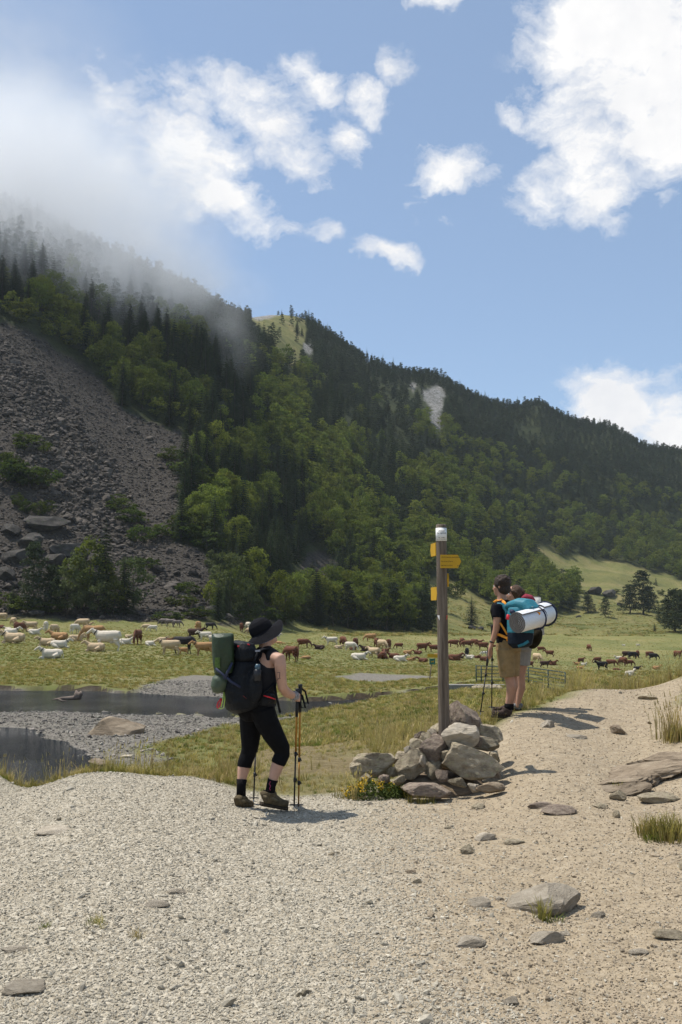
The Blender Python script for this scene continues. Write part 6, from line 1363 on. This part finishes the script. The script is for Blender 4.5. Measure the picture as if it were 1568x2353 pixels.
b = MB(); b.loft([A(255, 735, -.2), A(252, 720, -.2), A(248, 600, -.2), A(243, 450, -.2), A(240, 340, -.2), A(240, 312, -.2), A(240, 303, -.2)], [(.06, .05), (.085, .075), (.098, .082), (.10, .088), (.101, .085), (.100, .04), (.095, .02)], 20, up=(0, 1, 0)); mobj('bag', remesh(b, 'bag', .009, GREENB, 2), gr)
b = MB(); b.loft([A(138, 340, -.22), A(240, 322, -.245), A(345, 330, -.22)], [(.006, .012)] * 3, 6, up=(0, 0, 1)); b.build('roll_top', GREENL, gr)
b = MB(); b.box(A(185, 610, -.285), (.05, .004, .09), (0, 0, -.35)); b.build('emblem_patch', mat('patch_lime', (.07, .12, .02), .6, .6, 40), gr, False)
g2 = tag(empty('stuff_sack', RT), 'small round light green stuff sack tied below the tall dark green bag', 'stuff sack')
b = MB(); b.loft([A(268, 740, -.2), A(255, 750, -.2), A(225, 800, -.2), A(205, 870, -.2), A(200, 915, -.2), A(205, 932, -.2)], [.04, .065, .086, .08, .055, .02], 18); mobj('bag', remesh(b, 'bag', .008, GREENL, 2), g2)
cd = [A(262, 915, -.22), A(262, 1000, -.24), A(250, 1080, -.24), A(222, 1092, -.24), A(198, 1085, -.24)]; b = MB(); b.loft(cd, .0045, 6); b.loft([A(252, 915, -.23), A(240, 1010, -.25), A(222, 1075, -.25)], .0045, 6); b.build('cord', LIME, g2)
b = MB(); b.loft([A(225, 980, -.23), A(190, 1030, -.24), A(180, 1075, -.24), A(190, 1088, -.24), A(210, 1060, -.24), A(230, 985, -.23)], [(.006, .002)] * 6, 6, up=(0, 1, 0)); b.build('red_loop', REDF, g2)
P_ = lambda p: p + RT
pole('trekking_pole', P_(PAt), P_(PAb), 'orange and black trekking pole in the right hand of the person in black', lower=.46)
pole('trekking_pole', P_(A(1052, 835, .17)), P_(A(1032, 2168, .02)), 'orange trekking pole standing just right of the hand, with a long black grip', cols=(ORANGE, ORANGE), lower=.4)
pole('trekking_pole', P_(PCt), P_(PCb), 'dark trekking pole seen between the legs of the person in black', lower=.5)
# ---- couple on the trail
B = Fig(1880, 2250, 3.62, 12.8, (480, 2200)); RB = B.root; fb = Vector((-.62, .78, 0)).normalized(); U = fb
TSH = cloth('tshirt_black', (.010, .010, .013), .9); KHAKI = cloth('shorts_khaki', (.26, .18, .088), .9, .2, 14, .6, 14); GREYS = cloth('shorts_grey', (.27, .25, .225), .9, .12, 20); HAIR = mat('hair_brown', (.035, .02, .012), .55, .6, 60, .9, 90); HAIR2 = mat('hair_auburn', (.075, .038, .018), .5, .6, 60, .9, 90)
TEAL = cloth('pack_teal', (.02, .16, .21), .6, .2, 14, .6, 16, spec=.4); NAVYP = cloth('pack_navy', (.012, .017, .026), .6, .25, 14, .5, 16); ORW = mat('orange_webbing', (.75, .28, .02), .6, .15, 40); SHOE = cloth('shoe_brown', (.06, .043, .036), .85, .5, 45); SHOE2 = cloth('shoe_grey', (.15, .15, .15), .8, .5, 45)
SILVER = mat('mat_silver', (.80, .80, .80), .42, .06, 40, .5, 130, metal=.3); FOAM = mat('mat_foam', (.16, .145, .13), .9, .15, 60); MAROON = cloth('pack_maroon', (.22, .03, .05), .7); LBAND = cloth('mat_grey', (.50, .49, .46), .8)
wk = tag(empty('person', RB), 'person in black t-shirt and khaki shorts with a teal backpack on the trail', 'person')
b = MB()
tor = [(B(560, 1150), (.16, .12)), (B(545, 1050), (.15, .115)), (B(520, 900), (.14, .11)), (B(500, 750), (.165, .12)), (B(480, 620), (.19, .12)), (B(468, 540), (.15, .095)), (B(462, 490), (.07, .065))]
b.loft([p for p, r in tor], [r for p, r in tor], 16, up=U); hb_ = B(455, 285, 0)
b.loft([B(470, 520), B(462, 440), hb_ + Vector((0, 0, -.06))], [.066, .060, .06], 12); hq, hM = head(b, hb_ + Vector((.0, 0, -.01)), (-.80, .60, 0), (0, 0, 1), 1.03)
b.loft([B(430, 570, -.06), B(402, 600, -.12), B(400, 720, -.13), B(392, 850, -.13), B(378, 930, -.12), B(345, 1040, -.11), B(318, 1120, -.10), B(302, 1170, -.10)], [.06, .058, .052, .046, .042, .036, .028, .028], 12)
b.loft([B(302, 1160, -.10), B(292, 1215, -.10), B(288, 1260, -.10)], [(.022, .036), (.022, .045), (.02, .04)], 10, up=(-.4, -.9, 0))
PDt, PDb = B(278, 1215, -.07), B(150, 2170, -.12); PEt, PEb = B(326, 850, .05), B(318, 2110, .06)
for k, (dx, L) in enumerate(((-26, 90), (-9, 100), (8, 98), (24, 80))): b.loft([B(290 + dx * .8, 1255, -.12 + .01 * k), B(288 + dx, 1255 + L * .55, -.14 + .01 * k), B(284 + dx * .9, 1255 + L * .95, -.11 + .01 * k)], [.0105, .0095, .007], 7)
b.loft([B(305, 1200, -.08), B(325, 1250, -.09), B(322, 1295, -.09)], [.014, .011, .008], 7)
b.loft([B(560, 580, .12), B(600, 700, .2), B(590, 900, .25)], [.058, .05, .042], 12); b.loft([B(590, 900, .25), B(520, 1050, .3), B(480, 1080, .34)], [.042, .035, .03], 10)
lgA = [(B(520, 1150, -.05), .10), (B(530, 1350, -.05), .09), (B(560, 1540, -.04), .068), (B(580, 1640, -.04), .062), (B(600, 1740, -.05), .062), (B(580, 1880, -.04), .047), (B(555, 1990, -.04), .037), (B(548, 2080, -.04), .04)]
lgB = [(B(600, 1150, .08), .10), (B(600, 1350, .10), .09), (B(612, 1540, .11), .066), (B(625, 1640, .12), .06), (B(632, 1740, .12), .06), (B(610, 1880, .13), .046), (B(590, 1990, .13), .037), (B(580, 2080, .13), .04)]
for lg in (lgA, lgB): b.loft([p for p, r in lg], [r for p, r in lg], 14)
mobj('body', remesh(b, 'body', .009, SKIN2, 5), wk); eyes(wk, hq, 1.03)
b = MB(); b.loft([B(555, 1120)] + [p for p, r in tor[1:]], [(.168, .132)] + [(r[0] + .012, r[1] + .012) for p, r in tor[1:6]] + [(.078, .074)], 16, up=U); b.loft([B(440, 560, -.04), B(402, 600, -.12), B(398, 745, -.13)], [.072, .072, .066], 12); b.loft([B(550, 570, .1), B(600, 700, .2)], [.07, .064], 12); mobj('t_shirt', remesh(b, 't_shirt', .009, TSH, 4), wk)
b = MB(); b.loft([B(560, 1060), B(560, 1150), B(560, 1230)], [(.165, .13), (.175, .145), (.18, .15)], 16, up=U)
b.loft([B(520, 1200, -.06), B(528, 1400, -.06), B(545, 1600, -.05)], [.118, .11, .098], 14); b.loft([B(605, 1200, .08), B(608, 1400, .09), B(612, 1590, .10)], [.118, .108, .096], 14); b.ball(B(470, 1420, -.12), (.03, .05, .09)); mobj('shorts', remesh(b, 'shorts', .009, KHAKI, 3), wk)
for lg in (lgA, lgB):
    b = MB(); b.loft([lg[6][0], lg[7][0]], [.045, .047], 14); b.build('sock', SOCK, wk)
boot(wk, B(590, 2200, -.02), B(320, 2185, -.06), .15, .098, B(548, 2060, -.04), SHOE, SOLE, STRAPB, 'shoe'); boot(wk, B(600, 2140, .16), B(330, 2130, .16), .15, .098, B(582, 2050, .13), SHOE, SOLE, STRAPB, 'shoe')
b = MB()
rgh = random.Random(3)
b.ball(hb_ + Vector((.018, -.01, .035)), (.112, .106, .098), None, 16, 12); b.ball(hb_ + Vector((.035, -.04, -.045)), (.085, .075, .07))
for k in range(90):
    a, e_ = rgh.uniform(0, 6.28), rgh.uniform(.05, 1.5); dq = Vector((math.cos(a) * math.cos(e_), math.sin(a) * math.cos(e_), math.sin(e_))); b.ball(hb_ + Vector((.018, -.01, .03)) + Vector((dq.x * .105, dq.y * .10, dq.z * .098)), rgh.uniform(.012, .026), None, 6, 5)
mobj('hair', remesh(b, 'hair', .007, HAIR, 1), wk)
b = MB(); b.loft([B(326, 1085, -.10), B(320, 1110, -.10)], [.033, .033], 12); b.build('wristwatch', PBLK, wk)
# teal backpack
tp = tag(empty('backpack', RB), 'teal and navy backpack with orange straps worn by the person in khaki shorts', 'backpack'); bd = Vector((.62, -.78, 0)); 
b = MB(); pk = [(B(735, 1180, -.28), (.10, .08)), (B(730, 1130, -.28), (.15, .13)), (B(735, 1010, -.28), (.16, .145)), (B(735, 950, -.28), (.16, .145))]; b.loft([p for p, r in pk], [r for p, r in pk], 16, up=U, power=2.6); mobj('base', remesh(b, 'base', .01, NAVYP, 3), tp)
b = MB(); pk = [(B(735, 980, -.28), (.163, .145)), (B(735, 850, -.27), (.165, .145)), (B(735, 720, -.26), (.165, .145)), (B(740, 620, -.25), (.16, .14)), (B(740, 590, -.25), (.12, .1))]; b.loft([p for p, r in pk], [r for p, r in pk], 16, up=U, power=2.6); mobj('bag', remesh(b, 'bag', .01, TEAL, 3), tp)
b = MB(); b.loft([B(560, 590, -.12), B(620, 570, -.16), B(740, 545, -.26), B(850, 560, -.34), B(930, 630, -.40), B(950, 690, -.42)], [(.10, .03), (.13, .055), (.15, .075), (.145, .075), (.13, .05), (.10, .02)], 14, up=(0, 0, 1), power=2.5); mobj('lid', remesh(b, 'lid', .009, TEAL, 3), tp)
b = MB(); b.loft([B(560, 548, -.12), B(660, 520, -.2), B(800, 470, -.28)], [(.03, .004), (.05, .004), (.03, .004)], 8, up=(0, 0, 1)); b.build('map_pocket', mat('pocket_pale', (.55, .45, .33), .6, .3, 20), tp)
b = MB(); b.loft([B(800, 560, -.42), B(810, 600, -.43), B(820, 640, -.42)], [(.014, .004)] * 3, 6, up=(0, 1, 0)); b.loft([B(600, 655, -.36), B(640, 660, -.40)], [.03, .02], 8); b.build('dark_trim', NAVY, tp)
b = MB(); b.box(B(908, 585, -.475), (.03, .003, .012), (0, .1, .8)); b.build('logo_mark', mat('logo_pale', (.45, .55, .58), .6), tp, False)
for nm, ps, w_ in (('shoulder_strap', [B(350, 525, -.10), B(385, 500, -.09), B(440, 510, -.08), B(490, 540, -.13), B(545, 590, -.16)], .016), ('shoulder_strap', [B(430, 520, -.08), B(460, 480, -.06), B(500, 520, -.12), B(545, 585, -.17)], .016), ('load_strap', [B(440, 820, -.17), B(490, 900, -.2), B(545, 990, -.24)], .013), ('hip_belt', [B(400, 985, -.14), B(450, 1000, -.18), B(540, 1040, -.24), B(552, 1080, -.24)], .018), ('hip_belt', [B(570, 1070, -.28), B(600, 1015, -.34), B(660, 1000, -.40), B(720, 1005, -.42)], .016)):
    b = MB(); b.loft(ps, [(w_, .004)] * len(ps), 6, up=(-.3, -.9, .2)); b.build(nm, ORW, tp)
b = MB(); b.loft([B(400, 560, -.15), B(470, 560, -.14), B(540, 640, -.18), B(545, 760, -.2)], [(.03, .012)] * 4, 8, up=(0, -1, .2)); b.build('padded_strap', TEAL, tp)
b = MB(); b.loft([B(560, 700, -.38), B(545, 760, -.38), B(580, 770, -.4)], [.02, .022, .012], 8); b.build('red_pouch', REDF, tp)
b = MB(); b.loft([B(700, 1160, -.42), B(780, 1130, -.44), B(850, 1085, -.42)], [(.008, .02)] * 3, 6, up=(0, 0, 1)); b.build('teal_band', TEAL, tp)
# silver foam mats
def mat_roll(p0, p1, r, label, spiral=True):
    e = tag(empty('sleeping_mat', p0 + RB), label, 'sleeping mat', 'rolled sleeping mats'); ax_ = p1 - p0; t = ax_.normalized(); ref = Vector((0, 0, 1)); bx_ = (ref - t * ref.dot(t)).normalized(); ay_ = bx_.cross(t)
    v = []; f = []; n = 120; turns = 5.2; L = ax_.length; pitch = r / (turns + .4)
    for i in range(n + 1):
        a = i / n * turns * 2 * math.pi + 1.0; q = r - pitch * (turns * (1 - i / n))
        for rr in (q, q - pitch * .78):
            for s in (0, L): v.append(bx_ * math.sin(a) * max(rr, .002) + ay_ * math.cos(a) * max(rr, .002) + t * s)
    for i in range(n):
        o = 4 * i; f += [(o, o + 4, o + 5, o + 1)]
    fo_ = []
    for i in range(n):
        o = 4 * i; fo_ += [(o + 2, o + 3, o + 7, o + 6), (o, o + 2, o + 6, o + 4), (o + 1, o + 5, o + 7, o + 3)]
    mb = MB(); mb.add(v, f); mb.build('foil', SILVER, e); mb = MB(); mb.add(v, fo_ + [(0, 1, 3, 2), (4 * n, 4 * n + 2, 4 * n + 3, 4 * n + 1)]); mb.build('foam', FOAM, e, False)
    for s in (.86,):
        mb = MB(); ring = [bx_ * math.sin(a) * (r + .004) + ay_ * math.cos(a) * (r + .004) + t * L * s for a in [2 * math.pi * k / 24 for k in range(25)]]; mb.loft(ring, [(.012, .004)] * 25, 6, cap=False, up=t); mb.build('strap', NAVY, e)
    return e
m1 = mat_roll(B(690, 820, -.62), B(1010, 735, -.30), .138, 'silver rolled mat with its spiral end towards the camera on the teal backpack')
b = MB(); b.box(B(985, 690, -.46), (.055, .02, .05), (0, .3, -.5)); b.build('orange_clip', ORW, m1, False).location -= (m1.location - RB)
m2_ = mat_roll(B(985, 720, -.05), B(1110, 685, .25), .150, 'second silver rolled mat on the right, behind the first')
# ---- woman beside him
wo = tag(empty('person', RB + Vector((.25, .55, 0))), 'person with a hair bun and light grey shorts standing close behind the other', 'person'); OFF = Vector((.25, .55, 0)); Cq = lambda x, y, d=0: B(x, y, d + .55) - OFF
fw_ = Vector((-.85, .45, 0)).normalized()
b = MB(); tr = [(Cq(745, 1200), (.15, .12)), (Cq(730, 1050), (.135, .105)), (Cq(700, 850), (.13, .10)), (Cq(690, 700), (.15, .105)), (Cq(680, 600), (.14, .09)), (Cq(672, 545), (.06, .055))]
b.loft([p for p, r in tr], [r for p, r in tr], 14, up=fw_); hw = Cq(640, 410); b.loft([Cq(675, 570), Cq(662, 500), hw + Vector((0, 0, -.05))], [.052, .046, .048], 12); hq, hM = head(b, hw, (-.93, -.08, -.05), (0, 0, 1), .95)
for l0 in (0, 1):
    dx, dd = (0, 0) if l0 == 0 else (-40, .14); lg = [(Cq(765 + dx, 1220, dd), .098), (Cq(755 + dx, 1400, dd), .082), (Cq(740 + dx, 1560, dd), .062), (Cq(740 + dx, 1660, dd), .058), (Cq(745 + dx, 1760, dd), .058), (Cq(715 + dx, 1900, dd), .042), (Cq(695 + dx, 2000, dd), .034), (Cq(690 + dx, 2050, dd), .036)]
    b.loft([p for p, r in lg], [r for p, r in lg], 12)
b.loft([Cq(700, 640, .1), Cq(640, 760, .2), Cq(560, 860, .25), Cq(500, 870, .25)], [.045, .04, .034, .028], 10); b.loft([Cq(700, 640, -.08), Cq(690, 850, -.1), Cq(640, 1000, -.02), Cq(600, 1020, .05)], [.045, .04, .034, .026], 10)
mobj('body', remesh(b, 'body', .009, SKIN2, 5), wo); eyes(wo, hq, .95)
b = MB(); b.loft([p for p, r in tr[1:]], [(r[0] + .01, r[1] + .01) for p, r in tr[1:]], 14, up=fw_); mobj('top', remesh(b, 'top', .01, cloth('top_pale', (.35, .4, .3)), 3), wo)
b = MB(); b.loft([Cq(745, 1100), Cq(750, 1220)], [(.15, .125), (.16, .14)], 14, up=fw_); b.loft([Cq(768, 1200), Cq(756, 1440)], [.118, .106], 12); b.loft([Cq(725, 1200, .14), Cq(716, 1440, .14)], [.115, .104], 12); mobj('shorts', remesh(b, 'shorts', .009, GREYS, 3), wo)
for dx, dd in ((0, 0), (-40, .14)): boot(wo, Cq(745 + dx, 2095, dd), Cq(560 + dx, 2075, dd + .05), .13, .088, Cq(692 + dx, 2030, dd), SHOE2, SOLE, STRAPB, 'shoe')
b = MB(); b.ball(hw + Vector((.028, .0, .03)), (.095, .092, .098), None, 16, 12); b.ball(hw + Vector((.05, -.03, -.02)), (.07, .06, .07)); b.loft([hw + Vector((-.075, -.05, .065)), hw + Vector((-.03, -.085, .04)), hw + Vector((.03, -.08, .0))], [.014, .024, .02], 8); hr = mobj('hair', remesh(b, 'hair', .007, HAIR2, 2), wo)
b = MB(); b.ball(Cq(765, 375, -.02), (.034, .034, .042)); b.ball(Cq(775, 400, -.02), (.022, .025, .03)); mobj('hair_bun', remesh(b, 'hair_bun', .006, HAIR2, 1), wo)
b = MB(); b.loft([Cq(735, 385, -.03), Cq(748, 400, -.03)], [.022, .022], 10); b.build('hair_tie', MAROON, wo)
# her pack, mostly hidden behind the teal one
wp = tag(empty('backpack', RB + OFF), 'maroon-topped backpack mostly hidden behind the teal one', 'backpack')
b = MB(); b.loft([Cq(920, 1120, -.1), Cq(910, 1000, -.1), Cq(890, 800, -.08), Cq(870, 600, -.06), Cq(865, 540, -.06)], [(.08, .06), (.13, .12), (.14, .13), (.13, .12), (.09, .08)], 14, up=fw_, power=2.6); mobj('bag', remesh(b, 'bag', .012, NAVYP, 3), wp)
b = MB(); b.loft([Cq(745, 470, -.05), Cq(810, 452, -.06), Cq(880, 470, -.07), Cq(930, 520, -.07)], [(.06, .025), (.10, .05), (.1, .05), (.08, .03)], 12, up=(0, 0, 1)); mobj('lid', remesh(b, 'lid', .01, MAROON, 3), wp)
mr = tag(empty('sleeping_mat', RB + OFF), 'upright light grey foam mat end rising above the hidden backpack', 'sleeping mat', 'rolled sleeping mats'); b = MB(); b.loft([Cq(956, 990, .12), Cq(955, 455, .12)], [.067, .067], 24); b.build('roll', LBAND, mr); b = MB(); b.loft([Cq(955, 450, .12), Cq(955, 440, .12)], [.064, .05], 20); b.build('end', FOAM, mr)
b = MB(); b.box(Cq(1035, 935, -.2), (.075, .02, .12)); b.build('flap', LBAND, mr, False)
ht = tag(empty('hanging_hat', RB + OFF), 'dark brown hat hanging on the right side under the silver mats', 'hat'); b = MB(); c = Cq(940, 1040, -.30); b.ball(c, (.095, .04, .15), (0, .38, -.3), 20, 12); b.ball(c + Vector((.03, -.03, .03)), (.06, .05, .08), (0, .38, -.3)); mobj('crown', remesh(b, 'crown', .008, cloth('hat_brown', (.02, .017, .011), .9), 2), ht)
b = MB(); b.loft([Cq(885, 940, -.34), Cq(900, 1000, -.35), Cq(890, 1010, -.35)], [(.008, .003)] * 3, 5, up=(0, 1, 0)); b.build('cord', ORW, ht)
pole('trekking_pole', PDt + RB, PDb + RB, 'thin dark trekking pole leaning from the hand of the person in khaki shorts', cols=(mat('pole_grey', (.12, .09, .09), .4, .2), PBLK), lower=.62, grip_len=.2, strap=False)
pole('trekking_pole', PEt + RB, PEb + RB, 'upright dark trekking pole beside the khaki shorts', cols=(PBLK, PBLK), lower=.6, strap=False)
if _tmp[0]: bpy.data.scenes.remove(_tmp[0])
# ------------------------------------------------------------ air: mountain mist and valley haze
def mist():
    c = at(220, 600, 410); lo = Vector((-300, 300, 70)); hi = Vector((5, 560, 250)); cc = (lo + hi) / 2; hs = (hi - lo) / 2
    mb = MB(); mb.ball((0, 0, 0), (hs.x * 1.25, hs.y * 1.25, hs.z * 1.25), None, 24, 14); m = bpy.data.materials.new('mist'); m.use_nodes = True; n = NT(m.node_tree); n.n.clear()
    geo = n.node('ShaderNodeNewGeometry'); P = geo.outputs['Position']
    wv_ = n.vmath('SUBTRACT', n.noise(.022, 2, .55, P, out='Color'), (.5, .5, .5)); q = n.vmath('SCALE', wv_); q.node.inputs['Scale'].default_value = 38; Pw = n.vmath('ADD', P, q)
    dens = None
    for (vx, vy, d, r, k) in ((-80, 525, 372, (95, 70, 42), 1.0), (110, 575, 375, (74, 60, 32), 1.0), (260, 615, 385, (54, 52, 26), .85), (385, 675, 400, (42, 46, 20), .6), (490, 760, 410, (22, 34, 22), .34), (60, 400, 420, (95, 60, 40), .6)):
        p = at(vx, vy, d); mp = n.node('ShaderNodeMapping', vector_type='TEXTURE'); mp.inputs['Location'].default_value = p; mp.inputs['Scale'].default_value = r; n.l.new(Pw, mp.inputs['Vector'])
        b = n.math('MULTIPLY', n.maprange(n.vmath('LENGTH', mp.outputs[0], out=1), .15, 1.15, 1, 0), k); dens = b if dens is None else n.math('MAXIMUM', dens, b)
    nz_ = n.maprange(n.noise(.03, 4, .65, P), .32, .66, .10, 1)
    v = n.node('ShaderNodeVolumePrincipled'); v.inputs['Color'].default_value = (.985, .99, 1, 1); v.inputs['Anisotropy'].default_value = .0
    n.inp(v.inputs['Density'], n.math('MULTIPLY', n.math('MULTIPLY', dens, nz_), .06)); o = n.node('ShaderNodeOutputMaterial'); n.l.new(v.outputs[0], o.inputs['Volume'])
    ob = mb.build('mist', m); ob.location = cc; tag(ob, 'white mist drifting over the upper left of the mountain', 'mist', kind='stuff')
mist()
def haze():
    mb = MB(); mb.box((0, 700, 145), (2000, 1460, 320)); m = bpy.data.materials.new('haze'); m.use_nodes = True; n = NT(m.node_tree); n.n.clear()
    v = n.node('ShaderNodeVolumePrincipled'); v.inputs['Color'].default_value = (.80, .89, 1, 1); v.inputs['Density'].default_value = .00007; v.inputs['Anisotropy'].default_value = .1
    o = n.node('ShaderNodeOutputMaterial'); n.l.new(v.outputs[0], o.inputs['Volume']); tag(mb.build('haze', m, None, False), 'thin blue haze in the valley air', 'haze', kind='stuff')
haze()
